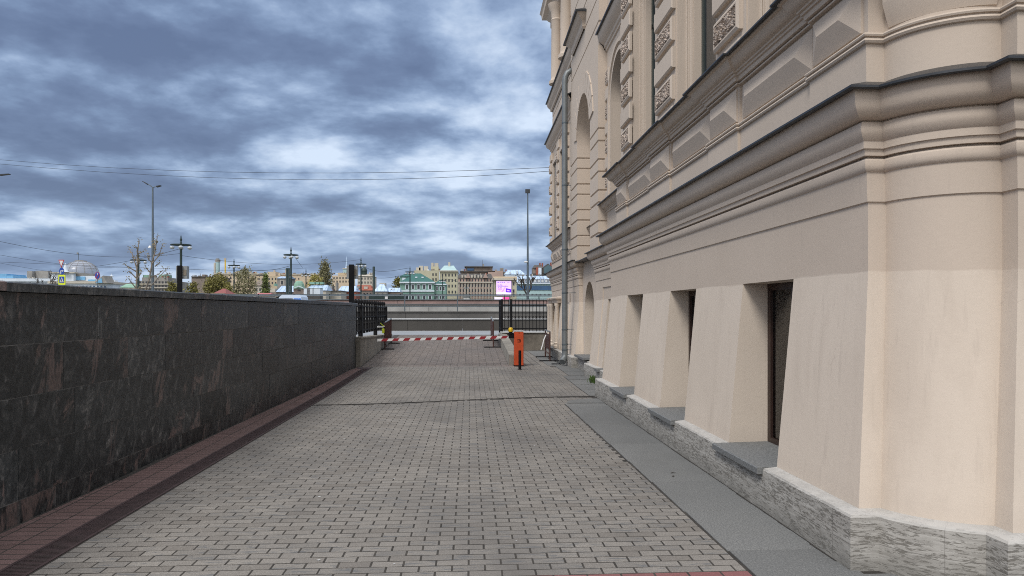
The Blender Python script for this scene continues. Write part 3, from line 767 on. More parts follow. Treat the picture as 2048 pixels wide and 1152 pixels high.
mb = MB(); mb.sweep(UP, base); mb.build('base_course', 'cream_plaster', pal, 30)
field = [(-.028, 3.40), (-.028, 3.80)]
mb = MB(); mb.sweep(UP, field); mb.build('panel_course', 'cream_plaster', pal, 30)
def diamond(X, a, b, z0=3.432, z1=3.752, h=.062):
    t = (z1 - z0) / 2; zc = (z0 + z1) / 2; e = .018; m = MB(); L = b - a
    O = [(X, a, z0), (X, b, z0), (X, b, z1), (X, a, z1)]; Q = [(X - e, a, z0), (X - e, b, z0), (X - e, b, z1), (X - e, a, z1)]
    for i in range(4): j = (i + 1) % 4; m.face([O[i], O[j], Q[j], Q[i]])
    r = min(t * 1.15, L / 2 - .001); A, B = (X - h - e, a + r, zc), (X - h - e, b - r, zc)
    m.face([Q[0], Q[1], B, A]); m.face([Q[1], Q[2], B]); m.face([Q[2], Q[3], A, B]); m.face([Q[3], Q[0], A])
    m.build('diamond_panel', 'cream_plaster', pal)
for a, b in PIERS: diamond(2.620, a + .06, b - .03)
for (a, b), (c, d) in zip(PIERS, PIERS[1:]): diamond(2.646, b + .03, c - .05)
mb = MB(); mb.sweep(shift(ARC[1:-1], 0), [(0, 3.43), (.012, 3.432), (.060, 3.58), (.060, 3.61), (.012, 3.752), (0, 3.754)], caps=True); mb.build('diamond_panel', 'cream_plaster', pal, 25)
sc = [(-.028, 3.775), (.010, 3.778), (.010, 3.792), (-.020, 3.795), (-.020, 3.802), (.030, 3.806), (.034, 3.845), (.050, 3.848), (.052, 3.868), (.070, 3.872), (.074, 3.886), (.092, 3.892), (.12, 3.915), (.145, 3.95), (.152, 3.972), (.178, 3.975), (.180, 3.992)]
mb = MB(); mb.sweep(UP, sc); mb.build('sill_cornice', 'cream_plaster', pal, 28)
sf = [(.180, 3.990), (.212, 3.980), (.222, 3.986), (.222, 4.000), (.21, 4.006), (-.05, 4.075)]
mb = MB(); mb.sweep(UP, sf); mb.build('flashing', 'flashing_metal', pal, 30)
# ---- first floor wall with moulded window casings
ZU0, ZU1 = 4.03, 7.6
cas = [(2.675, 0), (2.695, 0), (2.695, -.028), (2.80, -.028), (2.805, -.045), (2.815, -.05), (2.825, -.045), (2.83, -.058), (2.845, -.058), (2.852, -.075), (2.875, -.082), (2.885, -.078), (2.89, -.098), (3.06, -.098), (3.06, -.098)]
path = [(3.3, 12.95), (2.675, 12.95)]
for i in (3, 2, 1):
    a, b = PIERS[i][0], PIERS[i - 1][1]          # window between far edge a and near edge b
    path += [(x, a + d) for x, d in cas[:-1]] + [(x, b - d) for x, d in reversed(cas[:-1])]
path += [(2.675, 4.775), (2.79, 4.775)] + [(x + .05, y + .055) for x, y in ARC[1:]] + [(AE[0] + .05, AE[1] - .08), (5.8, AE[1] - .08), (5.8, 4.6)]
mb = MB(); mb.sweep(path, [(0, ZU0), (0, ZU1)])
mb.build('upper_wall', 'cream_plaster', pal, 30)
for i in (3, 2, 1):
    a, b = PIERS[i][0] - .099, PIERS[i - 1][1] + .099
    w = MB()
    for ya, yb, z0, z1 in ((b, b + .08, 4.06, 7.2), (a - .08, a, 4.06, 7.2), ((a + b) / 2 - .04, (a + b) / 2 + .04, 4.06, 7.2), (b, a, 6.2, 6.28), (b, a, 7.12, 7.2), (b, a, 4.04, 4.14)):
        w.box(2.985, 3.035, ya, yb, z0, z1)
    wo = w.build('window', 'green_frame', pal)
    MB().box(3.005, 3.012, b + .05, a - .05, 4.1, 7.15).build('pane', 'dark_pane', wo)
    MB().box(2.86, 3.04, b - .0, a + .0, 7.203, 7.59).build('lintel', 'cream_plaster', wo)
# quoins beside the windows: smooth and vermiculated blocks in turn
def smooth_block(X, a, b, z0, z1, h=.06):
    m = MB(); c = .018
    O = [(X, a, z0), (X, b, z0), (X, b, z1), (X, a, z1)]; P = [(X - h + c, y, z) for _, y, z in O]
    Q = [(X - h, a + c, z0 + c), (X - h, b - c, z0 + c), (X - h, b - c, z1 - c), (X - h, a + c, z1 - c)]
    for i in range(4):
        j = (i + 1) % 4; m.face([O[i], O[j], P[j], P[i]]); m.face([P[i], P[j], Q[j], Q[i]])
    m.face(Q); m.build('quoin_block', 'cream_plaster', pal)
def worm_block(X, a, b, z0, z1, h=.06, nx=44, nz=20):
    m = MB(); c = .03; f = .018
    O = [(X, a, z0), (X, b, z0), (X, b, z1), (X, a, z1)]; P = [(X - h + c * .6, y, z) for _, y, z in O]
    Q = [(X - h, a + c, z0 + c), (X - h, b - c, z0 + c), (X - h, b - c, z1 - c), (X - h, a + c, z1 - c)]
    for i in range(4):
        j = (i + 1) % 4; m.face([O[i], O[j], P[j], P[i]]); m.face([P[i], P[j], Q[j], Q[i]])
    a2, b2, c2, d2 = a + c + f, b - c - f, z0 + c + f, z1 - c - f
    R = [(X - h, a2, c2), (X - h, b2, c2), (X - h, b2, d2), (X - h, a2, d2)]
    S = [(X - h + .02, y, z) for _, y, z in R]
    for i in range(4):
        j = (i + 1) % 4; m.face([Q[i], Q[j], R[j], R[i]]); m.face([R[i], R[j], S[j], S[i]])
    qb = m.build('quoin_block', 'cream_plaster', pal); m = MB(); k = 0
    for iz in range(nz + 1):
        for iy in range(nx + 1):
            y = a2 + (b2 - a2) * iy / nx; z = c2 + (d2 - c2) * iz / nz
            p = Vector((z * 21 + X, y * 17, z * 29)); v = noise.noise(p + Vector((0, noise.noise(p * .7) * 1.3, 0)))
            w = .034 * min(1, abs(v) * 4.0)
            if iy in (0, nx) or iz in (0, nz): w = .0
            m.v.append((X - h + .022 - w, y, z))
    for iz in range(nz):
        for iy in range(nx):
            q = k + iz * (nx + 1) + iy; m.f.append((q, q + 1, q + nx + 2, q + nx + 1))
    m.build('worm_panel', 'vermiculated', qb)
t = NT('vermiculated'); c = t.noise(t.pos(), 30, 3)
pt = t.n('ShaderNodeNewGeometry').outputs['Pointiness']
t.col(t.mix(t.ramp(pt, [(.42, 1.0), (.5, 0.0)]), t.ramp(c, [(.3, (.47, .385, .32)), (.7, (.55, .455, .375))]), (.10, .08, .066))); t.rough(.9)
QR = [(7.10, 7.84), (9.50, 10.36), (12.06, 12.72)]
for qi, (a, b) in enumerate(QR):
    for k in range(-1, 5):
        z = 3.99 + .77 * k
        if z > 3.98: smooth_block(2.676, a - .03, b + .03, z, z + .275)
        z = 4.355 + .77 * k
        if z > 4.1: worm_block(2.676, a, b, z, z + .315, nx=(44, 36, 26)[qi], nz=(20, 16, 13)[qi])
for k in range(5):
    smooth_block(2.676, 4.86, 5.40, 3.99 + .77 * k, 3.99 + .77 * k + .275)
# ---- recessed bay behind the front block, with a tall arched window
mb = MB(); arch_wall(mb, 3.10, 12.6, 16.75, 2.99, 7.6, 15.05, .82, 4.0, 6.12, .5, 24)
mb.build('recess_wall', 'cream_plaster', pal, 30)
mb = MB()
def casing(yc, r0, r1, zsp, zs, X0, X1, n=24):
    A = [(yc - math.cos(math.pi * i / n), zsp, math.sin(math.pi * i / n)) for i in range(n + 1)]
    ring = [(-r, 0) for r in ()]
    def P(r, i):
        th = math.pi * i / n; return (yc - r * math.cos(th), zsp + r * math.sin(th))
    prof = [(r0, 0.0), (r0, .7), (r0 + (r1 - r0) * .35, .7), (r0 + (r1 - r0) * .4, .45), (r0 + (r1 - r0) * .6, .45), (r0 + (r1 - r0) * .65, 1.0), (r1, 1.0), (r1, 0.0)]
    rows = []
    for i in range(-1, n + 2):
        row = []
        for r, h in prof:
            if i == -1: y, z = yc - r, zs
            elif i == n + 1: y, z = yc + r, zs
            else: y, z = P(r, i)
            row.append((X0 - h * (X0 - X1), y, z))
        rows.append(row)
    for ra, rb_ in zip(rows, rows[1:]):
        for j in range(len(prof) - 1): mb.face([ra[j], ra[j + 1], rb_[j + 1], rb_[j]])
casing(15.05, .82, 1.06, 6.12, 4.03, 3.10, 3.02); mb.build('arch_casing', 'cream_plaster', pal, 30)
w = MB().box(3.50, 3.54, 14.2, 15.9, 4.0, 7.0); MB().box(3.46, 3.499, 15.02, 15.08, 4.0, 6.9).build('mullion', 'green_frame', w.build('window', 'dark_pane', pal))
for k in range(4):
    smooth_block(3.10, 16.12, 16.55, 3.99 + .77 * k, 3.99 + .77 * k + .275); worm_block(3.10, 16.14, 16.52, 4.355 + .77 * k, 4.355 + .77 * k + .315, nx=14, nz=12)
# sill of the recessed bay
UA = [(3.12, 16.62), (3.10, 12.9)]
mb = MB(); mb.sweep([(3.115, 16.7), (3.10, 12.9)], base); mb.build('base_course', 'cream_plaster', pal)
mb = MB(); mb.sweep([(3.115, 16.7), (3.10, 12.9)], sc); mb.build('sill_cornice', 'cream_plaster', pal)
mb = MB(); mb.sweep([(3.115, 16.7), (3.10, 12.9)], sf); mb.build('flashing', 'flashing_metal', pal)
# ---- rusticated tower bay with the great arched niche
XR = 2.90; YR0, YR1 = 16.6, 21.2
rus = []
z = 2.95; k = 0
while z < 7.55:
    h = .42 if k % 2 == 0 else .28
    rus += [(0, z), (0, z + h - .05), (-.030, z + h - .035), (-.030, z + h - .012), (0, z + h)]; z += h; k += 1
RB = dict(yc=18.8, r=1.08, zsp=6.05)
mb = MB()
mb.sweep([(3.3, YR1), (XR, YR1), (XR, RB['yc'] + RB['r']), (3.42, RB['yc'] + RB['r'])], [q for q in rus if q[1] < RB['zsp']])
mb.sweep([(3.42, RB['yc'] - RB['r']), (XR, RB['yc'] - RB['r']), (XR, YR0), (3.3, YR0)], [q for q in rus if q[1] < RB['zsp']])
zt_ = max(q[1] for q in rus if q[1] < RB['zsp'])
arch_wall(mb, XR, YR0, YR1, zt_, 7.62, RB['yc'], RB['r'], zt_ - .001, RB['zsp'], .5, 28)
mb.face([(XR, YR0, zt_), (3.3, YR0, zt_), (3.3, YR0, 7.62), (XR, YR0, 7.62)]); mb.face([(XR, YR1, zt_), (3.3, YR1, zt_), (3.3, YR1, 7.62), (XR, YR1, 7.62)])
mb.build('rusticated_wall', 'cream_plaster', pal, 30)
mb = MB()   # cut voussoirs round the arch
for i in range(1, 12):
    th0, th1 = math.pi * (i - .46) / 12, math.pi * (i + .46) / 12; r0, r1 = RB['r'] + .005, min(1.62, 1.52 / max(.3, math.sin((th0 + th1) / 2)))
    q = [(RB['yc'] - r * math.cos(th), RB['zsp'] + r * math.sin(th)) for r, th in ((r0, th0), (r0, th1), (r1, th1), (r1, th0))]
    mb.prism(q, 'x', XR - .028, XR)
mb.build('voussoirs', 'cream_plaster', pal)
MB().box(3.36, 3.41, 17.8, 19.8, 2.95, 7.1).build('niche_wall', 'cream_plaster', pal)
mb = MB(); mb.sweep([(3.34, 19.87), (3.33, 17.73)], [(0, 3.45), (.0, 3.62), (.05, 3.64), (.06, 3.68), (.10, 3.72), (.14, 3.80), (.16, 3.83)]); mb.build('niche_sill', 'cream_plaster', pal)
mb = MB(); mb.sweep([(3.34, 19.87), (3.33, 17.73)], [(.16, 3.83), (.185, 3.83), (.185, 3.85), (0, 3.90)]); mb.build('flashing', 'flashing_metal', pal)
# ---- far wing beyond the tower bay
FAR = [(3.7, 27.4), (XB, 27.4), (XB, 21.2)]
mb = MB(); mb.sweep(FAR, [(0, 3.396), (0, 7.6)]); mb.build('upper_wall', 'cream_plaster', pal)
for nm, pr, mt in (('base_course', base, 'cream_plaster'), ('sill_cornice', sc, 'cream_plaster'), ('flashing', sf[:-1] + [(-.02, 4.012)], 'flashing_metal')):
    mb = MB(); mb.sweep(FAR, pr); mb.build(nm, mt, pal, 30)
for a, b in ((26.75, 27.3), (24.7, 25.3), (22.4, 23.0)): diamond(XB, a, b)
for a, b in ((25.4, 26.6), (23.1, 24.6)): diamond(XB, a, b)
for yq in (26.75, 24.6, 22.5):
    for k in range(5):
        z = 3.99 + .77 * k
        if z + .275 < 7.5: smooth_block(XB, yq, yq + .62, z, z + .275, .09)
        z = 4.355 + .77 * k
        if z + .315 < 7.5: worm_block(XB, yq + .03, yq + .59, z, z + .315, .12, 14, 10)
for a, b in ((25.45, 26.5), (23.35, 24.4)):
    w = MB().box(XB - .012, XB + .05, a, b, 4.1, 6.9); wo = w.build('window', 'dark_pane', pal)
    s = MB()
    for ya, yb, z0, z1 in ((a - .14, a, 4.05, 7.0), (b, b + .14, 4.05, 7.0), (a, b, 6.86, 7.0)): s.box(XB - .07, XB + .02, ya, yb, z0, z1)
    s.build('frame', 'cream_plaster', wo)
# ---- storey cornice, second floor, top cornice
ALLU = [(3.7, 27.4), (XB, 27.4), (XB, 21.2), (XR, 21.2), (XR, 16.6), (3.10, 16.6), (3.10, 12.95), (2.66, 12.95), (2.66, 4.75), (2.78, 4.75)] + [(x + .04, y + .03) for x, y in ARC[1:]] + [(AE[0] + .04, AE[1] - .10), (5.8, AE[1] - .10), (5.8, 4.6)]
stc = [(0, 7.45), (.03, 7.46), (.03, 7.52), (.06, 7.54), (.07, 7.60), (.12, 7.64), (.18, 7.70), (.21, 7.78), (.215, 7.84)]
stf = [(.215, 7.838), (.26, 7.83), (.265, 7.86), (0, 7.98)]
mb = MB(); mb.sweep(ALLU[:3], stc, caps=True); mb.sweep(ALLU[5:], stc, caps=True); mb.build('storey_cornice', 'cream_plaster', pal, 30)
mb = MB(); mb.sweep(ALLU[:3], stf, caps=True); mb.sweep(ALLU[5:], stf, caps=True); mb.build('flashing', 'flashing_metal', pal, 30)
rus2 = []; z = 7.60
while z < 12.2: rus2 += [(-.02, z), (-.02, z + .55), (-.05, z + .565), (-.05, z + .585), (-.02, z + .60)]; z += .60
mb = MB(); mb.sweep(ALLU, rus2); mb.build('second_floor_wall', 'cream_plaster', pal, 30)
mb = MB(); mb.sweep([(3.7, 27.4), (XB, 27.4), (XB, 21.2)], [(0, 9.0), (.05, 9.02), (.06, 9.1), (.14, 9.2), (.17, 9.28), (.17, 9.34)]); mb.build('sill_cornice', 'cream_plaster', pal)
mb = MB(); mb.sweep([(3.7, 27.4), (XB, 27.4), (XB, 21.2)], [(.17, 9.338), (.215, 9.335), (.22, 9.36), (0, 9.46)]); mb.build('flashing', 'flashing_metal', pal)
mb = MB(); mb.sweep(ALLU, [(-.02, 12.1), (.05, 12.15), (.05, 12.35), (.12, 12.42), (.18, 12.5), (.34, 12.55), (.36, 12.72), (.42, 12.80), (.2, 13.0)]); mb.build('top_cornice', 'cream_plaster', pal)
for y in (25.2, 22.6):
    c_ = MB(); c_.lathe(2.97, y, [(.26, 9.36), (.26, 9.46), (.20, 9.52), (.19, 9.6), (.18, 11.5), (.21, 11.55), (.17, 11.6), (.20, 11.85), (.26, 11.95), (.30, 12.1)], 20)
    c_.build('column', 'cream_plaster', pal, 40)
hd = MB(); hd.sweep([(3.0, 20.6), (2.88, 20.6), (2.88, 18.6), (3.0, 18.6)], [(0, 8.75), (.04, 8.80), (.04, 8.95), (.12, 9.02), (.18, 9.12)]); hd.build('window_hood', 'cream_plaster', pal)
hd = MB(); hd.sweep([(3.0, 20.6), (2.88, 20.6), (2.88, 18.6), (3.0, 18.6)], [(.18, 9.118), (.24, 9.11), (.24, 9.15), (-.1, 9.34)]); hd.build('flashing', 'flashing_metal', pal)
MB().box(2.872, 2.94, 18.95, 20.25, 9.0, 9.01).build('window', 'dark_pane', pal)
# solid box added inside the building to keep light out
MB().box(3.56, 15.0, 4.62, 27.35, -.1, 12.9).build('light_block_core', 'cream_plaster', pal)
MB().box(3.40, 15.0, 4.66, 27.38, 12.9, 13.1).build('roof', 'flashing_metal', pal)
# downpipe
dp = MB(); dp.tube([(2.73, 21.15, .34), (2.73, 21.15, 8.15), (2.745, 21.15, 8.32), (2.80, 21.15, 8.44), (2.92, 21.15, 8.52), (3.02, 21.15, 8.56), (3.02, 21.15, 9.6)], .082, 14); dpo = dp.build('downpipe', 'zinc_pipe', pal, 40)
MB().tube([(2.73, 21.15, .42), (2.73, 21.15, .30), (2.715, 21.12, .22), (2.64, 21.0, .12)], [.088, .088, .09, .094], 14).build('outlet', 'zinc_pipe', dpo, 40)
for z in (.46, .62, 1.05, 2.1, 3.35, 5.2, 7.0):
    mb = MB().lathe(2.73, 21.15, [(.090, z - .018), (.090, z + .018)], 14); mb.tube([(2.80, 21.15, z), (3.10, 21.1, z + .01)], .008, 5); mb.build('bracket', 'steel_grey', dpo)
# iron hooks holding the overhead wires
for z in (10.0,): pass
# ================================================================ street, embankment walls and the city beyond
ZS, ZD = .53, 2.2            # street level; level of the embankment beyond the walls
struct(MB().box(-140, 120, 32.5, 39.4, ZS - .3, ZS), 'street', 'asphalt')
struct(MB().box(-140, -4.0, -40, 32.49, ZS - .35, ZS - .004), 'side_street', 'asphalt')
g = MB(); g.box(-3000, 3000, 62.4, 4500, ZD - 2.5, ZD); struct(g, 'embankment', 'terrain')
g = MB(); g.box(-140, 120, 39.9, 62.3, .2, .5); struct(g, 'lower_road', 'asphalt')
g = MB(); g.box(-3000, 3000, -900, 4500, -3.2, -3.0); struct(g, 'ground', 'terrain')
MB_l = MB().box(-140, 120, 38.55, 38.70, ZS + .004, ZS + .008); struct(MB_l, 'edge_line', 'white_paint')
def longwall(name, Y0, Y1, z0, z1, mat, label, capz=None, capmat=None, step=2.4, x0=-70, x1=40):
    t = thing(name, label, 'wall', ((x0 + x1) / 2, Y0, z0))
    mb = MB(); x = x0; r = random.Random(int(Y0 * 10))
    while x < x1:
        d = r.uniform(0, .006); mb.box(x + .008, x + step - .008, Y0 + d, Y1, z0, z1); x += step
    mb.build('panel', mat, t)
    if capz: MB().box(x0, x1, Y0 - .06, Y1 + .06, z1 + .003, capz).build('coping', capmat, t)
    return t
longwall('road_wall', 39.42, 39.8, .2, 1.13, 'retaining_dark', 'long dark brown granite wall with a pale coping along the far side of the street', 1.185, 'pale_coping', 2.9)
longwall('retaining_wall', 46.0, 46.5, .2, 1.50, 'retaining_mid', 'grey brown retaining wall carrying the thin steel railing beyond the street', 1.56, 'retaining_mid', 5.5)
longwall('panel_wall', 60.0, 60.4, .2, 2.03, 'panel_grey', 'long wall of pale grey concrete panels below the pink granite parapet', 2.12, 'retaining_mid', 1.55)
longwall('granite_parapet', 61.6, 62.0, .2, 2.46, 'granite_pink', 'long pink granite parapet at the top of the embankment', 2.50, 'retaining_dark', 6.4)
rl = thing('steel_railing', 'thin grey steel railing with three rails on top of the retaining wall', 'railing', (-10, 46.2, 1.56))
X = at(809.5, 600, 46.2).x; sp_ = 104.5 / F * 46.2; xs = [X + sp_ * i for i in range(-10, 7)]
for x in xs: MB().box(x - .03, x + .03, 46.17, 46.23, 1.561, 2.57).build('post', 'steel_grey', rl)
for z, r in ((2.53, .035), (2.29, .022), (2.01, .022), (1.86, .022)): MB().tube([(xs[0], 46.2, z), (xs[-1], 46.2, z)], r, 6).build('rail', 'steel_grey', rl)
r2 = thing('far_railing', 'faint green glass and steel railing behind the pink granite parapet', 'railing', (-10, 64, ZD))
for x in range(-60, 40, 3): MB().box(x - .04, x + .04, 63.97, 64.03, ZD, 3.02).build('post', 'lamp_green', r2)
MB().box(-60, 40, 63.97, 64.03, 2.96, 3.03).build('rail', 'steel_grey', r2); MB().box(-60, 40, 63.99, 64.01, 2.68, 2.72).build('rail', 'lamp_green', r2)

# ---------------------------------------------------------------- street lamps
lp = thing('street_lamp', 'largest green street lamp with hanging bowls, directly behind a black column', 'street lamp', (0, 0, 0), 'old green street lamps with hanging bowls')
MB().lathe(0, 0, [(.26, 0), (.26, .5), (.20, .6), (.16, 1.2), (.13, 1.4), (.115, 6.6), (.14, 6.62), (.14, 6.75), (.10, 6.8), (.09, 7.2)], 12).build('pole', 'lamp_green', lp, 40)
cr = MB().lathe(0, 0, [(.10, 6.86), (.25, 6.92), (.26, 7.08), (.10, 7.16)], 12)
for q in range(4):
    a = q * math.pi / 2 + .35; cr.tube([(.1 * math.cos(a), .1 * math.sin(a), 7.0), (.95 * math.cos(a), .95 * math.sin(a), 7.03)], [.075, .06], 6)
cr.tube([(.93 * math.cos(a), .93 * math.sin(a), 7.04) for a in [i * math.pi / 10 for i in range(21)]], .062, 6, False)
cr.build('crown', 'lamp_green', lp)
for q in range(4):
    a = q * math.pi / 2 + .35; MB().lathe(.80 * math.cos(a), .80 * math.sin(a), [(.02, 6.50), (.15, 6.55), (.23, 6.66), (.24, 6.74), (.16, 6.84), (.05, 6.92)], 10).build('lamp_bowl', 'lamp_glass', lp, 50)
MB().lathe(0, 0, [(.09, 7.16), (.12, 7.3), (.06, 7.4), (.11, 7.6), (.12, 7.7), (.05, 7.85), (.07, 7.95), (.01, 8.2)], 10).build('finial', 'lamp_green', lp, 50)
LAMPS = [(362, 470, 75, None), (582, 493, 100, 'green street lamp between the paired green columns and the mint roofed turret'),
         (468, 517, 128, 'green street lamp rising beside the round yellow green tree'), (722, 514, 135, 'green street lamp just right of the black column with the grey box'),
         (612, 537, 170, 'small far green street lamp above the pale blue site cabin'), (820, 532, 150, 'green street lamp in front of the green house'),
         (885, 551, 225, 'tiny green street lamp at the right corner of the green house'), (933, 567, 260, 'tiny green street lamp in front of the pink stone block'), (277, 505, 100, 'green street lamp seen through the branches of the left sapling')]
for i, (px, py, Y, lab) in enumerate(LAMPS):
    o = lp if i == 0 else copy_tree(lp)
    p = at(px, py, Y); zb = ZS if Y < 62 else ZD
    o.location = (p.x, Y, zb); o.scale = (1, 1, (p.z - zb) / 8.2)
    if lab: o['label'] = lab
# tall twin-arm light masts
def mast(px, py, Y, label, heads, zb):
    p = at(px, py, Y); t = thing('light_mast', label, 'light mast', (p.x, Y, zb), 'tall modern light masts')
    MB().tube([(p.x, Y, zb), (p.x, Y, zb + 2), (p.x, Y, p.z)], [.13, .12, .06], 10).build('pole', 'steel_grey', t)
    for dx, dz, l, w in heads:
        h = MB(); ex, ez = p.x + dx, p.z + dz
        h.tube([(p.x, Y, p.z - .05), (p.x + dx * .55, Y, p.z + dz * .7), (ex, Y, ez)], .035, 6)
        hd = h.build('arm', 'steel_grey', t)
        sg = 1 if dx > 0 else -1
        hh = MB(); hh.prism([(ex - sg * .02, ez - .05), (ex - sg * .02, ez + .05), (ex + sg * l, ez + .05 + w), (ex + sg * l, ez + w)], 'y', Y - .16, Y + .16); hh.build('lamp_head', 'flashing_metal', t)
    return t, p
m1, p1 = mast(305.5, 374, 62, 'tall grey mast with two flat lamp heads behind the saplings', [(-.42, .22, .36, .20), (.35, .03, .30, .06)], ZS)
MB().lathe(p1.x - .22, 62, [(.02, at(300, 496, 62).z), (.16, at(300, 496, 62).z + .02), (.10, at(300, 496, 62).z + .14), (.03, at(300, 496, 62).z + .2)], 10).build('camera_dome', 'white_paint', m1)
m2, p2 = mast(-14, 352, 62, 'light mast whose right lamp head just enters at the left edge', [(-.5, .1, .36, .14), (.55, .08, .75, .06)], ZS)
m3, p3 = mast(1055.5, 386, 75, 'very tall slim mast with a floodlight box close to the palace corner', [], ZD)
MB().box(p3.x - .25, p3.x + .22, 74.8, 75.2, p3.z, p3.z + .36).build('floodlight', 'flashing_metal', m3)
zc_ = at(1055, 524, 75).z
fc = MB().tube([(p3.x - .05, 74.85, zc_), (p3.x - .36, 74.8, zc_ - .02)], [.08, .07], 8); fc.build('camera', 'white_paint', m3)
# black columns with grey cabinets
def column(px, ytop, Y, w, label, box):
    p = at(px, ytop, Y); t = thing('advert_column', label, 'column', (p.x, Y, ZS), 'black columns with grey cabinets')
    MB().box(p.x - w / 2, p.x + w / 2, Y - .06, Y + .06, ZS, p.z).build('post', 'black_paint', t)
    x0, x1, y0, y1 = box; a, b = at(x0, y1, Y), at(x1, y0, Y)
    c = MB().box(a.x, b.x, Y + .07, Y + .35, a.z, b.z).build('cabinet', 'cabinet_grey', t)
    MB().box(b.x - (b.x - a.x) * .36, b.x - .03, Y + .05, Y + .069, a.z + (b.z - a.z) * .25, b.z - (b.z - a.z) * .3).build('panel', 'cabinet_panel', c)
column(359.5, 531, 37, .21, 'black column with a grey cabinet in front of the largest green lamp', (351, 373, 532, 557))
column(703, 529, 31, .205, 'black column with a grey cabinet at the far end of the granite wall', (692.5, 714, 531, 557))
# plain green columns of the tram line
for px, py, Y, lab in ((573.5, 536, 118, 'plain dark green column, left one of the pair by the tall lamp'), (577.5, 536, 110, 'plain dark green column, right one of the pair by the tall lamp'), (747.5, 533, 105, 'plain thick dark green column standing alone right of the domed turret')):
    p = at(px, py, Y); r = .16 if px < 700 else .17
    mb = MB().lathe(p.x, Y, [(r * 1.3, ZD), (r * 1.3, ZD + .6), (r, ZD + .7), (r, p.z - .1), (r * .8, p.z)], 12)
    solo(mb, 'tram_column', 'lamp_green', lab, 'column', 'green tram columns', 40)
# ---------------------------------------------------------------- road signs
sg = thing('road_sign', 'post with give way, turn right and yellow bordered pedestrian crossing signs', 'road sign', (at(123, 560, 85).x, 85, ZD))
px = at(123, 560, 85).x
MB().tube([(px, 85.05, ZD), (px, 85.05, at(123, 521, 85).z)], .04, 8).build('post', 'steel_grey', sg)
a, b, c = at(116.8, 519.5, 84.98), at(128.6, 519.5, 84.98), at(122.7, 535.5, 84.98)
MB().prism([(a.x, a.z), (b.x, b.z), (c.x, c.z)], 'y', 84.97, 84.99).build('give_way_plate', 'sign_red', sg)
ctr = ((a.x + b.x + c.x) / 3, (a.z + b.z + c.z) / 3); MB().prism([(ctr[0] + (q.x - ctr[0]) * .68, ctr[1] + (q.z - ctr[1]) * .68) for q in (a, b, c)], 'y', 84.95, 84.966).build('give_way_face', 'white_paint', sg)
def disc(cx, cz, rx, rz_, n=24): return [(cx + rx * math.cos(2 * math.pi * i / n), cz + rz_ * math.sin(2 * math.pi * i / n)) for i in range(n)]
k = 85 / F
cc = at(123.6, 542.3, 85); tp_ = MB().prism(disc(cc.x, cc.z, 4.8 * k, 6.7 * k), 'y', 84.97, 84.99).build('turn_plate', 'sign_blue', sg)
ar = MB(); ar.box(cc.x - 2.2 * k, cc.x - .8 * k, 84.955, 84.968, cc.z - 5.2 * k, cc.z + 1.2 * k); ar.box(cc.x - .79 * k, cc.x + 1.6 * k, 84.955, 84.968, cc.z - .1 * k, cc.z + 1.2 * k); ar.prism([(cc.x + 1.5 * k, cc.z - 1.4 * k), (cc.x + 3.9 * k, cc.z + .55 * k), (cc.x + 1.5 * k, cc.z + 2.5 * k)], 'y', 84.955, 84.968)
ar.build('arrow', 'white_paint', sg)
c0 = at(124, 559.6, 85)
MB().box(c0.x - 8.2 * k, c0.x + 6.8 * k, 84.995, 85.01, c0.z - 9.8 * k, c0.z + 10.6 * k).build('back_plate', 'steel_grey', sg)
MB().box(c0.x - 6.5 * k, c0.x + 6.6 * k, 84.97, 84.99, c0.z - 9.6 * k, c0.z + 9.6 * k).build('crossing_border', 'sign_yellow', sg)
MB().box(c0.x - 4.7 * k, c0.x + 4.6 * k, 84.95, 84.966, c0.z - 6.2 * k, c0.z + 6.3 * k).build('crossing_plate', 'sign_blue', sg)
MB().prism([(c0.x - 3.7 * k, c0.z - 4.8 * k), (c0.x + 3.7 * k, c0.z - 4.8 * k), (c0.x + .1 * k, c0.z + 5.2 * k)], 'y', 84.935, 84.948).build('triangle', 'white_paint', sg)
wk = MB(); wk.prism(disc(c0.x + .1 * k, c0.z + 1.6 * k, .7 * k, .8 * k, 10), 'y', 84.925, 84.934)
wk.prism([(c0.x - .5 * k, c0.z + .7 * k), (c0.x + .7 * k, c0.z + .7 * k), (c0.x + .6 * k, c0.z - 1.6 * k), (c0.x + 1.6 * k, c0.z - 4.2 * k), (c0.x + .8 * k, c0.z - 4.2 * k), (c0.x, c0.z - 2.2 * k), (c0.x - 1.2 * k, c0.z - 4.2 * k), (c0.x - 2.0 * k, c0.z - 4.2 * k), (c0.x - .7 * k, c0.z - 1.4 * k)], 'y', 84.925, 84.934)
wk.build('walking_figure', 'black_paint', sg)
s2 = thing('road_sign', 'single round blue sign with a red slash in front of the glass domed hall', 'road sign', (at(195, 560, 85).x, 85, ZD))
p = at(195, 551, 85); MB().tube([(p.x, 85.05, ZD), (p.x, 85.05, p.z)], .04, 8).build('post', 'steel_grey', s2)
MB().prism(disc(p.x, p.z, 5.0 * k, 7.0 * k), 'y', 84.97, 84.99).build('plate', 'sign_red', s2); MB().prism(disc(p.x, p.z, 4.2 * k, 6.2 * k), 'y', 84.95, 84.966).build('face', 'sign_blue', s2)
MB().prism([(p.x - 2.6 * k, p.z - 4.2 * k), (p.x - 1.5 * k, p.z - 4.6 * k), (p.x + 2.4 * k, p.z + 2.4 * k), (p.x + 1.5 * k, p.z + 3.0 * k)], 'y', 84.93, 84.946).build('slash', 'sign_red', s2)
MB().prism([(p.x - .2 * k, p.z + .6 * k), (p.x + .8 * k, p.z + .6 * k), (p.x + .8 * k, p.z + 5 * k), (p.x - .2 * k, p.z + 5 * k)], 'y', 84.93, 84.946).build('arrow', 'white_paint', s2)
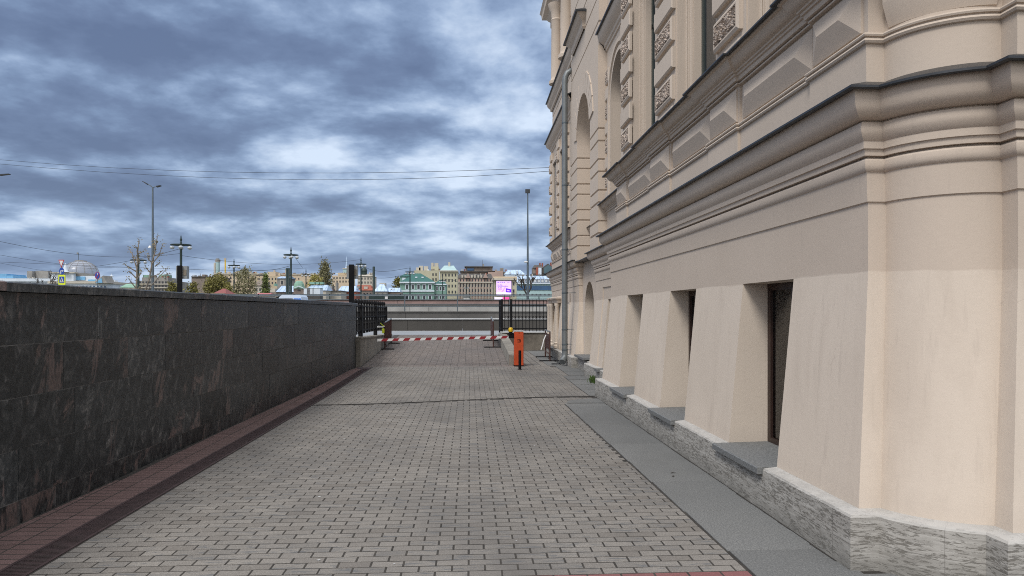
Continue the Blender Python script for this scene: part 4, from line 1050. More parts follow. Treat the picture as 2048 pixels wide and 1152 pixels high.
# ---------------------------------------------------------------- overhead wires
def wire(pts, Y0, Y1, r, label, sag=.0):
    P = []
    n = len(pts)
    for i in range(n - 1):
        for q in range(6 if i < n - 2 else 7):
            s_ = q / 6; x = pts[i][0] + (pts[i + 1][0] - pts[i][0]) * s_
            # smooth through the three or four points
            u = (x - pts[0][0]) / (pts[-1][0] - pts[0][0]); y = 0
            for a in range(n):
                l = 1
                for b in range(n):
                    if b != a: l *= (x - pts[b][0]) / (pts[a][0] - pts[b][0])
                y += pts[a][1] * l
            P.append(at(x, y, Y0 + (Y1 - Y0) * u))
    solo(MB().tube(P, r, 4), 'overhead_wire', 'wire_black', label, 'cable', 'overhead wires')
wire([(-160, 303), (0, 319.5), (677, 346), (1109, 334.5)], 42, 27.3, .008, 'upper of the two long black wires tied to the corner of the palace')
wire([(-160, 312), (0, 328), (623, 359.5), (1109, 341.5)], 42, 27.3, .008, 'lower of the two long black wires tied to the corner of the palace')
wire([(-120, 458), (0, 483), (156, 509), (260, 514), (360, 507)], 60, 75, .014, 'wire sagging from the left edge to the largest green lamp')
wire([(-120, 490), (0, 510), (121, 528), (262, 535)], 70, 100, .014, 'wire dropping steeply from the left edge behind the give way sign')
wire([(-120, 519), (0, 524), (400, 540)], 90, 110, .016, 'nearly level wire crossing in front of the glass dome')
wire([(-100, 505), (0, 526), (137, 549)], 90, 130, .016, 'wire falling towards the bare trees at the left edge')
wire([(362, 511), (430, 520), (552, 528.6), (722, 519)], 75, 135, .018, 'wire sagging from the largest green lamp past the tall tree')
wire([(190, 533), (262, 521), (362, 497)], 100, 75, .02, 'wire rising from the glass dome to the largest green lamp')
wire([(586, 510), (596, 523), (606, 537)], 100, 170, .03, 'short steep wire from the middle green lamp down to the right')
wire([(380, 538), (500, 541), (613, 536)], 120, 170, .02, 'low wire in front of the cream blocks')
wire([(722, 529), (748, 541), (780, 542), (818, 536)], 135, 150, .03, 'wire running from the right green lamp to the green house')
wire([(722, 552), (770, 556), (820, 546)], 130, 150, .025, 'lowest wire between the domed turret and the green house')
wire([(470, 535), (540, 540), (582, 531)], 128, 100, .024, 'slack wire between two green lamps over the cream blocks')
wire([(885, 558), (905, 560), (935, 575)], 225, 260, .05, 'short wire before the pale yellow block')

# ---------------------------------------------------------------- saplings behind the wall
def sapling(label, Y, lines, seed):
    r = random.Random(seed); base = lines[0][0]; b0 = at(base[0] * .1953, 440 + base[1] * .1953, Y)
    t = thing('sapling', label, 'tree', (b0.x, Y, ZS), 'saplings behind the granite wall')
    tr = MB(); lf = MB()
    for li, ln in enumerate(lines):
        P = []
        dy = r.uniform(-.35, .35) if li else 0
        for i, (x, y) in enumerate(ln):
            p = at(x * .1953, 440 + y * .1953, Y); p.y += dy * i; P.append(p)
        if li == 0: P = [Vector((b0.x, Y, ZS))] + P
        n = len(P); r0 = .034 if li == 0 else .017
        tr.tube(P, [r0 * (1 - .75 * i / (n - 1)) + .006 for i in range(n)], 6)
        spots = [(P[-1], 1.0)] + [(P[i], .5) for i in range(1, n - 1)] + [(P[i].lerp(P[i + 1], r.random()), .45) for i in range(n - 1)]
        for p, s_ in spots:
            for _ in range(int(11 * s_) + 1):
                q = p + Vector((r.gauss(0, .05), r.gauss(0, .05), r.gauss(0, .05))) * s_; a = r.uniform(0, 6.28); l = r.uniform(.03, .065); d = Vector((math.cos(a), r.uniform(-1, 1), math.sin(a) * .7 + .4)).normalized() * l
                e = Vector((-d.z, r.uniform(-.03, .03), d.x)) * .33
                lf.face([q, q + d * .5 + e, q + d, q + d * .5 - e])
    tr.build('trunk', 'bark_pale', t); lf.build('foliage', 'bud_leaf', t)
sapling('left leafless sapling with bud clusters in front of a green lamp', 27, [[(1395, 720), (1400, 600), (1405, 450), (1410, 330), (1425, 200)], [(1402, 500), (1345, 340), (1305, 290)], [(1400, 600), (1350, 540), (1330, 525)], [(1400, 530), (1345, 490), (1325, 465)], [(1405, 470), (1450, 430), (1472, 400)],
    [(1408, 390), (1440, 300), (1452, 280)], [(1398, 620), (1450, 550), (1472, 522)], [(1395, 700), (1360, 640), (1350, 600)], [(1400, 715), (1440, 690), (1465, 665)], [(1404, 420), (1375, 400), (1350, 375)], [(1410, 345), (1405, 330), (1398, 300)]], 5)
sapling('right leafless sapling with spreading branches in front of the tall mast', 28, [[(1490, 720), (1530, 600), (1555, 450), (1590, 310), (1612, 160)], [(1555, 450), (1650, 370), (1710, 258)], [(1505, 722), (1640, 600), (1755, 500)], [(1540, 540), (1518, 505), (1508, 480)], [(1530, 590), (1595, 555), (1625, 505)],
    [(1560, 440), (1530, 405), (1525, 362)], [(1590, 310), (1565, 240), (1545, 207)], [(1575, 365), (1600, 345), (1612, 328)], [(1585, 475), (1615, 455), (1632, 428)], [(1590, 305), (1615, 290), (1632, 272)], [(1680, 575), (1662, 560), (1655, 545)], [(1600, 240), (1615, 225), (1608, 215)]], 9)

# ---------------------------------------------------------------- trees of the city
def tree(name, label, px, ytop, Y, wpx, leaf, seed, nleaf=1500, lsize=.3, bark='bark_dark', shape='round', group='trees among the far roofs', low=.18):
    r = random.Random(seed); p = at(px, ytop, Y); zb = ZD; H = p.z - zb; Wd = wpx / F * Y / 2
    t = thing(name, label, 'tree', (p.x, Y, zb), group)
    tr = MB(); tips = []
    def grow(a, d, l, rad_, lev):
        b = a + d * l; m = a.lerp(b, .5) + Vector((r.gauss(0, .05), r.gauss(0, .05), 0)) * l
        tr.tube([a, m, b], [rad_, rad_ * .85, rad_ * .6], 5 if lev < 2 else 4, False)
        if lev >= 2: tips.append(b)
        if lev >= (4 if leaf is None else 3): return
        for _ in range(3 if lev < 3 else 4):
            nd = (d + Vector((r.gauss(0, .55), r.gauss(0, .55), r.uniform(-.1, .5))) * (1.0 if shape == 'round' else .55)).normalized()
            grow(b if r.random() < .6 else m, nd, l * r.uniform(.55, .8), rad_ * (.58 if leaf else .68), lev + 1)
    grow(Vector((p.x, Y, zb)), Vector((0, 0, 1)), H * .33, H * (.016 if leaf else .026), 0)
    tr.build('trunk', bark, t)
    if leaf is None: return t
    lf = MB(); cz = zb + H * (.5 + low / 2); hz_ = H * (1 - low) / 2
    cl = []
    for _ in range(90):
        a = r.uniform(0, 6.28); u = r.uniform(-1, 1); rr = r.uniform(.25, 1.0) ** .5
        if shape == 'cone': wz = max(.12, .62 - .55 * u)
        elif shape == 'low': wz = math.sqrt(max(0, 1 - max(u, 0) ** 2))
        else: wz = math.sqrt(max(0.05, 1 - u * u))
        cl.append((Vector((p.x + Wd * rr * wz * math.cos(a) * .92, Y + Wd * rr * wz * math.sin(a) * .92, cz + hz_ * u * .93)), r.uniform(.07, .19) * Wd + .08))
    for _ in range(int(nleaf * 1.7)):
        c, s_ = r.choice(cl); q = c + Vector((r.gauss(0, s_), r.gauss(0, s_), r.gauss(0, s_)))
        n = Vector((r.gauss(0, 1), r.gauss(0, 1), r.gauss(0, 1))).normalized(); u = n.orthogonal().normalized(); v = n.cross(u); l = lsize * r.uniform(.45, 1.05)
        lf.face([q - u * l, q + v * l * .5, q + u * l, q - v * l * .5])
    lf.build('crown', leaf, t)
    return t
tree('bare_tree', 'larger bare tree with fine twigs before the long white hall', 82, 534, 150, 44, None, 3, group='bare trees in front of the white hall')
tree('bare_tree', 'smaller bare tree right beside the road signs', 106, 537, 155, 30, None, 4, group='bare trees in front of the white hall')
tree('bare_tree', 'bare tree standing before the blue glazed block and the slim mast', 1054, 536, 190, 46, None, 8, group='bare trees')
tree('shrub_tree', 'low yellow green tree left of the largest green lamp', 346, 566, 130, 24, 'leaf_olive', 11, 700, .24)
tree('shrub_tree', 'thin olive tree right of the largest green lamp', 386, 566, 130, 22, 'leaf_olive', 12, 500, .24)
tree('leafy_tree', 'broad olive green tree in front of the brown block', 436, 549, 140, 52, 'leaf_olive', 13, 2300, .26, low=.05)
tree('leafy_tree', 'round yellow green tree with its branches showing through', 491, 537, 125, 44, 'leaf_grey', 14, 1500, .20)
tree('leafy_tree', 'narrow dark green tree left of the grey house with a blue roof', 531, 547, 160, 20, 'leaf_green', 15, 1300, .26, shape='cone', low=.05)
tree('leafy_tree', 'tallest tree, grey green and pointed, behind the blue roofs', 650, 520, 230, 44, 'leaf_grey', 16, 3200, .36, shape='cone', low=.05)
tree('shrub_tree', 'rounded bright olive bush at the foot of the tallest tree', 631, 549, 225, 36, 'leaf_yellow', 17, 1500, .34, shape='low', low=.0)
tree('leafy_tree', 'dense yellow olive tree beside the green house', 797, 554, 280, 24, 'leaf_olive', 18, 2000, .40, low=.0)
tree('shrub_tree', 'small olive bush among roofs left of the site cabin', 455, 572, 118, 26, 'leaf_olive', 19, 700, .22, low=.0)

# ---------------------------------------------------------------- buildings of the city
def B(name, label, px0, px1, Y, group=None):
    t = thing(name, label, 'building', (at((px0 + px1) / 2, 600, Y).x, Y, ZD), group); t['Y'] = Y; return t
def bx(t, part, px0, px1, y0, y1, mat, dep=12, dy=0.0, parent=None):
    """a block whose front face shows between pixel columns and rows at the building's own distance"""
    Y = t['Y'] + dy; a, b = at(px0, y1, Y), at(px1, y0, Y); z0 = ZD if y1 > 598 else a.z
    return MB().box(a.x, b.x, Y, Y + dep, z0, b.z).build(part, mat, parent or t)
def roof(t, px0, px1, yeave, ytop, mat, dep=12, inset=.25, part='roof', dy=-.3, gable=False):
    Y = t['Y'] + dy; a, b = at(px0, yeave, Y), at(px1, yeave, Y); zt = at(px0, ytop, Y).z; w = b.x - a.x; i = 0 if gable else w * inset
    m = MB(); k = [(a.x, Y, a.z), (b.x, Y, a.z), (b.x, Y + dep, a.z), (a.x, Y + dep, a.z), (a.x + i, Y + dep * .45, zt), (b.x - i, Y + dep * .45, zt)]
    for q in ((0, 1, 5, 4), (1, 2, 5), (2, 3, 4, 5), (3, 0, 4), (3, 2, 1, 0)): m.face([k[j] for j in q])
    return m.build(part, mat, t)
def wins(t, xs, rows, w, h, pane='dark_pane', frame=None, dy=-.06):
    """each window its own part; xs, rows are pixel centres; w, h in pixels"""
    Y = t['Y'] + dy; k = Y / F; proto = None
    for y in rows:
        for x in xs:
            p = at(x, y, Y)
            if proto is None:
                m = MB()
                if frame: m.box(p.x - w * k * .75, p.x + w * k * .75, Y, Y + .05, p.z - h * k * .62, p.z + h * k * .66); o = m.build('window', frame, t); c = MB().box(p.x - w * k / 2, p.x + w * k / 2, Y - .03, Y - .001, p.z - h * k / 2, p.z + h * k / 2).build('pane', pane, o)
                else: o = m.box(p.x - w * k / 2, p.x + w * k / 2, Y, Y + .05, p.z - h * k / 2, p.z + h * k / 2).build('window', pane, t)
                proto = (o, p)
            else:
                o = proto[0].copy(); COL.objects.link(o); o.parent = t; o.location = p - proto[1]
                for ch in proto[0].children: c = ch.copy(); COL.objects.link(c); c.parent = o
def rng(a, b, n): return [a + (b - a) * i / (n - 1) for i in range(n)]
def clutter(t, px0, px1, y, n, seed):
    """chimneys, vents and aerials along a roof line"""
    r = random.Random(seed)
    for _ in range(n):
        x = r.uniform(px0, px1); k = r.random(); h = r.uniform(1.2, 3.6)
        if k < .55: bx(t, 'chimney', x, x + r.uniform(1.2, 2.6), y - h, y + 1.5, r.choice(['w_brown', 'w_stone', 'w_grey', 'w_brick']), 1.5, r.uniform(1, 4))
        elif k < .8: bx(t, 'vent', x, x + r.uniform(2, 4), y - h * .5, y + 1.2, r.choice(['w_grey', 'r_dark', 'w_white']), 2, r.uniform(1, 4))
        else: bx(t, 'aerial', x, x + .35, y - h * 1.6, y + 1, 'r_dark', .2, r.uniform(1, 4))
# white and blue hall at the left edge
t = B('station_hall', 'long low white hall with stepped pale blue upper blocks at the far left', -60, 118, 330)
clutter(t, -50, 116, 557, 7, 14)
bx(t, 'wall', -70, 118, 563, 600, 'w_white', 20); bx(t, 'cornice', -72, 119, 557, 562.5, 'w_white', 20, -.8); bx(t, 'upper_block', -70, 13, 547.5, 556.5, 'w_blue', 14); bx(t, 'upper_block', 13.2, 26, 551, 556.5, 'w_blue', 14)
bx(t, 'rooftop_unit', 54, 64, 542, 556.5, 'w_grey', 3, 4); bx(t, 'rooftop_unit', 71, 96, 541.5, 556.5, 'w_grey', 3, 6)
wins(t, rng(4, 112, 16), (574,), 3.2, 9, 'blue_pane')
# glass domed hall
t = B('domed_hall', 'white classical hall crowned by a grey glass dome with a flagpole', 100, 240, 300)
bx(t, 'wall', 96, 214, 567, 600, 'w_white', 26); bx(t, 'cornice', 95, 215, 562.5, 566.8, 'w_stone', 26, -.7); bx(t, 'attic', 103, 147, 546.5, 562, 'w_white', 10, -.3); bx(t, 'attic_cornice', 101, 149, 544, 546.3, 'w_stone', 11, -.8)
bx(t, 'drum', 131, 191, 552, 562, 'w_white', 13, 2); bx(t, 'drum_panel', 150, 170, 553, 560, 'w_blue', .3, 1.6); bx(t, 'drum_panel', 176, 190, 559, 566, 'w_blue', .3, 1.6)
c = at(161.5, 548, 308); kk = 308 / F; R = 31.5 * kk; Hh = 25.5 * kk
MB().lathe(c.x, 308, [(R * 1.02, at(0, 553, 308).z), (R * 1.02, c.z)], 32).build('dome_ring', 'w_grey', t)
dome = MB().lathe(c.x, 308, [(R * math.cos(a), c.z + Hh * math.sin(a) * 1.0) for a in [i * rad(72) / 10 for i in range(11)]], 32).build('dome', 'dome_glass', t, 40)
rb_ = MB()
for q in range(14):
    a = q * 2 * math.pi / 14; rb_.tube([(c.x + R * 1.006 * math.cos(b) * math.cos(a), 308 + R * 1.006 * math.cos(b) * math.sin(a), c.z + Hh * 1.006 * math.sin(b)) for b in [i * rad(72) / 8 for i in range(9)]], .07, 4)
for b in (.42, .86): rb_.tube([(c.x + R * 1.006 * math.cos(b) * math.cos(a), 308 + R * 1.006 * math.cos(b) * math.sin(a), c.z + Hh * 1.006 * math.sin(b)) for a in [i * math.pi / 16 for i in range(33)]], .05, 4, False)
rb_.build('rib', 'w_grey', dome)
zt = c.z + Hh * math.sin(rad(72)); MB().lathe(c.x, 308, [(R * .33, zt - .1), (R * .33, zt + .3), (R * .1, zt + .5)], 16).build('lantern', 'w_grey', t)
fp = MB().tube([(c.x - .9, 308, zt), (c.x - .9, 308, at(157, 505, 308).z)], .10, 6).build('flagpole', 'steel_grey', t); MB().box(c.x - 1.6, c.x - .95, 307.98, 308.02, at(157, 508, 308).z, at(157, 505, 308).z).build('flag', 'w_grey', fp)
st = at(131, 544, 299); kk = 299 / F
MB().lathe(st.x, 299, [(1.3, st.z), (1.0, st.z + .4), (.75, st.z + 1.6), (.5, st.z + 2.4), (.36, st.z + 2.7), (.42, st.z + 3.0), (.02, st.z + 3.4)], 10).build('statue', 'w_white', t, 60)
gb = MB(); a, b, c = at(188.5, 566, 297), at(213.5, 566, 297), at(206, 551, 297); gb.prism([(a.x, a.z), (b.x, b.z), (c.x, c.z)], 'y', 297, 304); gb.build('gable', 'w_grey', t); MB().prism([(a.x + .6, a.z + .1), (b.x - 1.6, b.z + .1), (c.x - .5, c.z - .9)], 'y', 296.8, 296.99).build('gable_panel', 'w_blue', t)
wins(t, rng(152, 210, 9), (577,), 3.6, 11, 'blue_pane', 'w_white')
t = B('white_turret', 'small tiered white turret with a statue, right of the domed hall', 212, 240, 310)
bx(t, 'wall', 213, 241, 571, 600, 'w_white', 10); bx(t, 'tier', 215, 234, 565, 570.8, 'w_stone', 6, 1); bx(t, 'tier', 219, 229, 560.5, 564.8, 'w_white', 3, 2)
p = at(223, 560, 313); MB().lathe(p.x, 313, [(.5, p.z), (.35, p.z + 1.0), (.9, p.z + 1.6), (.15, p.z + 1.9), (.12, p.z + 2.6)], 8).build('statue', 'w_white', t)
t = B('green_roof_house', 'low cream house with a mint green roof left of the saplings', 239, 270, 280)
bx(t, 'wall', 240, 270, 575, 600, 'w_stone', 10); roof(t, 238.5, 271, 575, 567, 'r_mint', 10, .08); wins(t, (246, 254, 262), (580,), 3, 5)
# apartment block
t = B('apartment_block', 'wide grey apartment block with bands of windows behind the saplings', 276, 342, 260)
clutter(t, 278, 340, 555, 9, 1)
bx(t, 'wall', 276, 342, 561.5, 600, 'w_grey', 16); bx(t, 'attic', 284, 336, 555, 561.3, 'w_grey', 12, 1.5); bx(t, 'band', 275.5, 342.5, 567.6, 569.0, 'w_stone', .5, -.5); bx(t, 'band', 275.5, 342.5, 574.8, 576.2, 'w_stone', .5, -.5)
bx(t, 'roof_hut', 286, 300, 550, 554.8, 'r_mint', 6, 3); bx(t, 'roof_hut', 318, 330, 549, 554.8, 'r_mint', 6, 3); bx(t, 'aerial', 341.2, 341.8, 546, 561, 'r_dark', .3, 2)
wins(t, rng(280, 338, 10), (564.6, 572, 580), 3.6, 3.8)
# brown block
t = B('brown_block', 'plain weathered brown block with chimneys left of the olive trees', 382, 432, 240)
clutter(t, 384, 430, 552.5, 5, 2)
bx(t, 'wall', 383, 432, 554.5, 600, 'w_brown', 14); bx(t, 'roof', 382, 433, 552.8, 554.3, 'r_dark', 15, -.4)
for x0, x1, y in ((385, 389, 550), (396, 399, 551), (404, 411, 549), (418, 421, 551)): bx(t, 'chimney', x0, x1, y, 552.6, 'w_brown', 2, 4)
wins(t, (426,), (563, 575), 3, 5)
# far skyline
t = B('round_tower', 'slim blue grey round tower on the far skyline', 431, 440, 700)
p = at(435.5, 517, 700); MB().lathe(p.x, 700, [(1.95, ZD), (1.95, p.z - 3.2)], 20).build('shaft', 'w_teal', t, 40); MB().lathe(p.x, 700, [(2.3, p.z - 3.19), (2.3, p.z - 1.0), (1.4, p.z - .9), (1.4, p.z)], 20).build('head', 'w_grey', t, 40); MB().box(p.x - 3.0, p.x - 1.4, 698, 702, ZD, p.z - 4.0).build('stair_shaft', 'w_stone', t)
t = thing('crane_mast', 'slim yellow mast rising behind the cream blocks', 'mast', (at(450.5, 545, 600).x, 600, ZD))
p = at(450.5, 518, 600); m = MB(); m.box(p.x - .42, p.x + .42, 599.6, 600.4, ZD, p.z - 1); m.build('mast', 'yellow_lens', t); MB().box(p.x - .9, p.x + .7, 599.5, 600.5, p.z - .98, p.z + .6).build('cab', 'w_ochre', t)
t = B('cream_block', 'long cream block with many chimneys behind the olive and yellow trees', 428, 516, 420)
clutter(t, 430, 514, 547, 12, 3)
bx(t, 'wall', 428, 516, 549, 600, 'w_cream', 16); bx(t, 'roof', 427, 517, 546.8, 548.8, 'w_stone', 17, -.5); wins(t, rng(433, 511, 12), (555, 563), 2.6, 4)
for x in (437, 455, 470, 497, 508): bx(t, 'chimney', x, x + 4, 543.4, 546.6, 'w_cream', 2, 5)
t = B('ochre_block', 'stepped ochre block with a tall gable behind the narrow dark tree', 515, 562, 400)
clutter(t, 516, 534, 549.5, 5, 4)
bx(t, 'wall', 514, 561, 552, 600, 'w_ochre', 14); bx(t, 'gable', 535, 551, 543.5, 551.8, 'w_cream', 10, 1); bx(t, 'roof', 513, 534.8, 549.5, 551.8, 'r_dark', 12); bx(t, 'chimney', 520, 524, 546, 549.3, 'w_cream', 2, 4); bx(t, 'chimney', 547, 549, 540.5, 543.3, 'w_cream', 2, 4); bx(t, 'chimney', 557, 560, 546.5, 551.8, 'w_cream', 2, 2)
wins(t, rng(518, 558, 7), (558, 566), 2.6, 4)
t = B('cream_terrace', 'long plain cream terrace between the middle lamp and the tallest tree', 560, 648, 410)
clutter(t, 562, 646, 548, 11, 5)
bx(t, 'wall', 560, 648, 549.5, 600, 'w_cream', 14); bx(t, 'cornice', 559, 649, 547.6, 549.3, 'w_stone', 15, -.5); wins(t, (590, 597.5, 634), (557.5,), 2, 3.4); wins(t, rng(566, 642, 9), (566,), 2.6, 4)
bx(t, 'chimney', 570.5, 573.5, 538, 547.4, 'w_stone', 2, 3); bx(t, 'chimney', 586, 590, 546, 547.4, 'w_brown', 2, 5)
t = B('ochre_terrace', 'ochre block under the blue spire right of the tallest tree', 664, 702, 400)
clutter(t, 665, 700, 547, 7, 6)
bx(t, 'wall', 664, 702, 551, 600, 'w_cream', 14); bx(t, 'attic', 676, 699, 545.5, 550.8, 'w_ochre', 8, 2); wins(t, rng(668, 698, 6), (556, 563), 2.4, 3.6)
t = B('spire_tower', 'square tower with a thin pointed blue spire on the skyline', 685, 699, 600)
a = at(692, 511, 600); zb_ = at(0, 536, 600).z
bx(t, 'tower', 686, 698, 538, 600, 'w_teal', 5); bx(t, 'ledge', 685, 699, 536.2, 537.8, 'w_stone', 5.8, -.4); MB().lathe(a.x, 602.5, [(1.7, zb_), (1.0, zb_ + 1.5), (.75, zb_ + 3.5), (.03, a.z)], 8).build('spire', 'r_bluemetal', t)
t = B('pale_block', 'pale block with a small dark domed turret on its roof', 714, 746, 330)
clutter(t, 716, 744, 548, 4, 15)
bx(t, 'wall', 715, 745, 552, 600, 'w_stone', 14); roof(t, 714, 746, 551.8, 546, 'w_stone', 14, .3); wins(t, rng(718, 742, 5), (557, 565), 2.2, 4)
p = at(728.4, 549, 334); MB().lathe(p.x, 334, [(1.25, p.z - 2), (1.25, p.z + 1.3), (1.4, p.z + 1.4), (1.35, p.z + 2.0), (.9, p.z + 2.9), (.25, p.z + 3.4), (.2, p.z + 3.9), (.01, p.z + 4.2)], 14).build('turret', 'lamp_green', t, 50)
# roofs close to the embankment
t = B('grey_house', 'grey rendered house with one big window and a pale blue roof', 552, 578, 210)
bx(t, 'wall', 554, 577, 556.8, 600, 'w_grey', 8); roof(t, 553, 579, 556.6, 551.6, 'r_bluemetal', 8, .03, gable=False); wins(t, (564,), (565,), 4.4, 7.5, 'dark_pane', 'w_stone')
t = B('blue_roof_house', 'low house with a big ribbed pale blue metal roof behind the paired columns', 538, 600, 190)
bx(t, 'wall', 541, 600, 584.2, 600, 'w_brown', 10); roof(t, 551, 601, 584, 570.5, 'r_bluemetal', 10, .06); wins(t, rng(546, 594, 7), (588.5,), 2.6, 2.4); bx(t, 'dormer', 547.5, 551, 567, 572, 'r_mint', 2, 1); bx(t, 'annex', 538, 550, 577, 584, 'w_stone', 6, .5)
t = B('mint_roof_turret', 'stone turret with a domed mint green roof and a black arched window', 586, 611, 185)
bx(t, 'wall', 587, 609, 577.5, 600, 'w_brown', 3); a = at(598, 577.4, 186.4); kk = 186.4 / F
MB().lathe(a.x, 186.5, [(11.8 * kk, a.z), (11.2 * kk, a.z + 3 * kk), (9.6 * kk, a.z + 9 * kk), (7.2 * kk, a.z + 13.5 * kk), (4.6 * kk, a.z + 15.4 * kk)], 8).build('roof', 'r_mint', t)
q = at(598, 581, 184.9); m = MB(); m.prism([(q.x + 3.2 * kk * math.cos(x), q.z + 3.2 * kk * math.sin(x)) for x in [i * math.pi / 10 for i in range(11)]], 'y', 184.85, 184.98); m.build('window', 'dark_pane', t)
m = MB(); m.prism([(q.x - 11.5 * kk, q.z + 3.2 * kk), (q.x, q.z + 7.6 * kk), (q.x + 11.5 * kk, q.z + 3.2 * kk), (q.x + 11.5 * kk, q.z + 4.2 * kk), (q.x, q.z + 9.0 * kk), (q.x - 11.5 * kk, q.z + 4.2 * kk)], 'y', 184.6, 184.97); m.build('gable_cornice', 'w_white', t)
t = B('blue_roof_house', 'wide house with a pale blue metal roof topped by mint vent boxes', 610, 654, 198)
bx(t, 'wall', 613, 652, 581, 600, 'w_stone', 10); roof(t, 611, 654, 580.8, 568.5, 'r_bluemetal', 10, .10)
for x0, x1 in ((619, 629), (632, 638), (640, 646)): bx(t, 'vent_box', x0, x1, 563.8, 568.3, 'r_mint', 2, 3.6)
t = B('stone_house', 'low stone house with rooftop clutter right of the site cabin', 646, 680, 205)
clutter(t, 647, 680, 581, 7, 7)
bx(t, 'wall', 645, 682, 583, 600, 'w_stone', 9); bx(t, 'roof', 644, 683, 581, 582.8, 'r_dark', 10, -.4); bx(t, 'roof_hut', 655, 664, 572, 580.8, 'w_grey', 4, 2); bx(t, 'chimney', 671, 674.5, 565, 580.8, 'w_grey', 2, 3); wins(t, rng(650, 676, 5), (590,), 3, 4)
t = B('blue_roof_house', 'house with a small pale blue roof beside the black column', 674, 712, 215)
bx(t, 'wall', 676, 712, 583, 600, 'w_brick', 9); roof(t, 674, 713, 582.8, 571, 'r_bluemetal', 9, .12); wins(t, (684, 694, 704), (589,), 3, 4)
t = B('rust_roof_house', 'cluttered house with rust coloured roof and grey dormers below the domed turret', 705, 746, 230)
clutter(t, 706, 744, 575, 10, 8)
bx(t, 'wall', 704, 746, 581, 600, 'w_brown', 9); roof(t, 703, 747, 580.8, 569, 'w_brick', 9, .2); bx(t, 'dormer', 712, 719, 572, 577, 'w_grey', 2, .5); bx(t, 'dormer', 728, 735, 573, 578, 'w_stone', 2, .5); wins(t, rng(709, 741, 6), (588,), 2.6, 4)
t = B('gabled_blue_house', 'small house with a steep pale blue roof right of the thick green column', 745, 774, 220)
bx(t, 'wall', 748, 773, 583, 600, 'w_grey', 9); roof(t, 746, 775, 582.8, 567.5, 'r_bluemetal', 9, .36); wins(t, (755, 765), (589,), 3, 4)
t = B('blue_roof_shed', 'long low shed with a narrow pale blue roof before the green house', 768, 802, 225)
clutter(t, 770, 800, 579, 5, 9)
bx(t, 'wall', 766, 801, 584, 600, 'w_brown', 8); roof(t, 774, 800, 583.8, 574.8, 'r_bluemetal', 8, .06); bx(t, 'roof_hut', 759, 770, 566, 583.8, 'w_stone', 4, 6); wins(t, rng(770, 796, 5), (590,), 3, 3.6)
t = B('red_shed', 'small shed with a dull red pitched roof rising just over the granite wall', 418, 452, 105)
bx(t, 'wall', 421, 449, 586, 600, 'w_brown', 5); roof(t, 419, 452, 590, 576, 'r_red', 6, .42)
t = B('rose_roof_kiosk', 'kiosk with a rose pink awning roof left of the blue roofed house', 508, 540, 120)
bx(t, 'wall', 510, 538, 590, 600, 'w_stone', 4); roof(t, 509, 539, 591, 585.5, 'r_rose', 4, .05)
t = B('white_gable_house', 'pale house with a steep gable between the round tree and the narrow tree', 507, 526, 200)
bx(t, 'wall', 509, 525, 571, 600, 'w_stone', 8); roof(t, 506, 528, 570.8, 555, 'w_brown', 8, .45); wins(t, (513, 520), (579,), 3, 5)
# site cabin
t = B('site_cabin', 'pale blue white box cabin with dark seams behind the steel railing', 607, 640, 118)
bx(t, 'box', 607.5, 640, 576.5, 591.5, 'w_white', 2.4); bx(t, 'roof', 607, 640.5, 575.7, 576.3, 'w_teal', 2.5, -.05)
for x in (614.2, 616.3, 618.2, 625.4): bx(t, 'seam', x, x + .9, 576.6, 591.4, 'r_dark', .06, -.07)
bx(t, 'base', 607.5, 640, 591.7, 602, 'r_dark', 2.3)
# green house
t = B('green_house', 'sea green two storey house with white window frames and a dark green hipped roof', 798, 894, 250)
bx(t, 'wall', 800, 868, 566.5, 600, 'w_green', 16); bx(t, 'cornice', 798.5, 869.5, 563.6, 566.3, 'w_white', 17, -.6); roof(t, 799, 870, 563.5, 545.5, 'r_green', 15, .42); bx(t, 'band', 799.5, 868.5, 580.6, 583.2, 'w_white', .4, -.35)
wins(t, (814, 825.5, 837, 848.5, 860), (573.6, 594), 4.6, 8.6, 'dark_pane', 'w_white'); bx(t, 'side_wall', 868.2, 892, 570, 600, 'w_green', 14, 1.2); bx(t, 'side_cornice', 868.2, 893, 567.6, 569.8, 'w_white', 14, .7); roof(t, 868.4, 893, 567.4, 558, 'r_green', 12, .4, dy=1.0); wins(t, (874, 881, 887.5), (577, 594), 3, 7, 'dark_pane', 'w_white', dy=1.15)
bx(t, 'wing', 800, 834, 553, 563, 'w_green', 9, 6); roof(t, 799, 850, 552.8, 545.5, 'r_green', 9, .2, dy=5.6); bx(t, 'wing_window', 804.5, 811, 555.5, 562.5, 'w_white', .3, 5.8)
for x in (830.5, 843): bx(t, 'skylight', x, x + 4.2, 553.4, 555.9, 'w_white', .5, 2.6)
# pale yellow block
t = B('pale_yellow_block', 'tall pale yellow block with stepped roof and thick chimneys behind the green house', 828, 916, 290)
clutter(t, 832, 912, 540, 9, 10)
bx(t, 'wall', 828, 880, 541, 600, 'w_pale', 16); bx(t, 'wall', 880.2, 915, 543, 600, 'w_pale', 18, -1.5); bx(t, 'cornice', 879, 916, 540.8, 542.8, 'w_stone', 19, -2.2); roof(t, 880, 914, 540.6, 529, 'w_teal', 15, .22, dy=-1.5)
bx(t, 'stair_tower', 862, 877, 533, 540.8, 'w_pale', 6, 3)
for x0, x1, y in ((832, 841, 535), (838, 846, 531.5), (848, 856, 532.5), (862.4, 867, 525.5), (869, 876.5, 526), (896.5, 900.5, 524.5)): bx(t, 'chimney', x0, x1, y, 542 if x0 < 860 else 533, 'w_stone', 2.5, 4)
bx(t, 'pipe', 878.6, 879.6, 543, 600, 'w_white', .3, -1.8); wins(t, rng(885, 911, 5), (550, 561, 572, 584), 2.6, 5.5, dy=-1.56); wins(t, (866, 872), (549, 559), 2.6, 5)
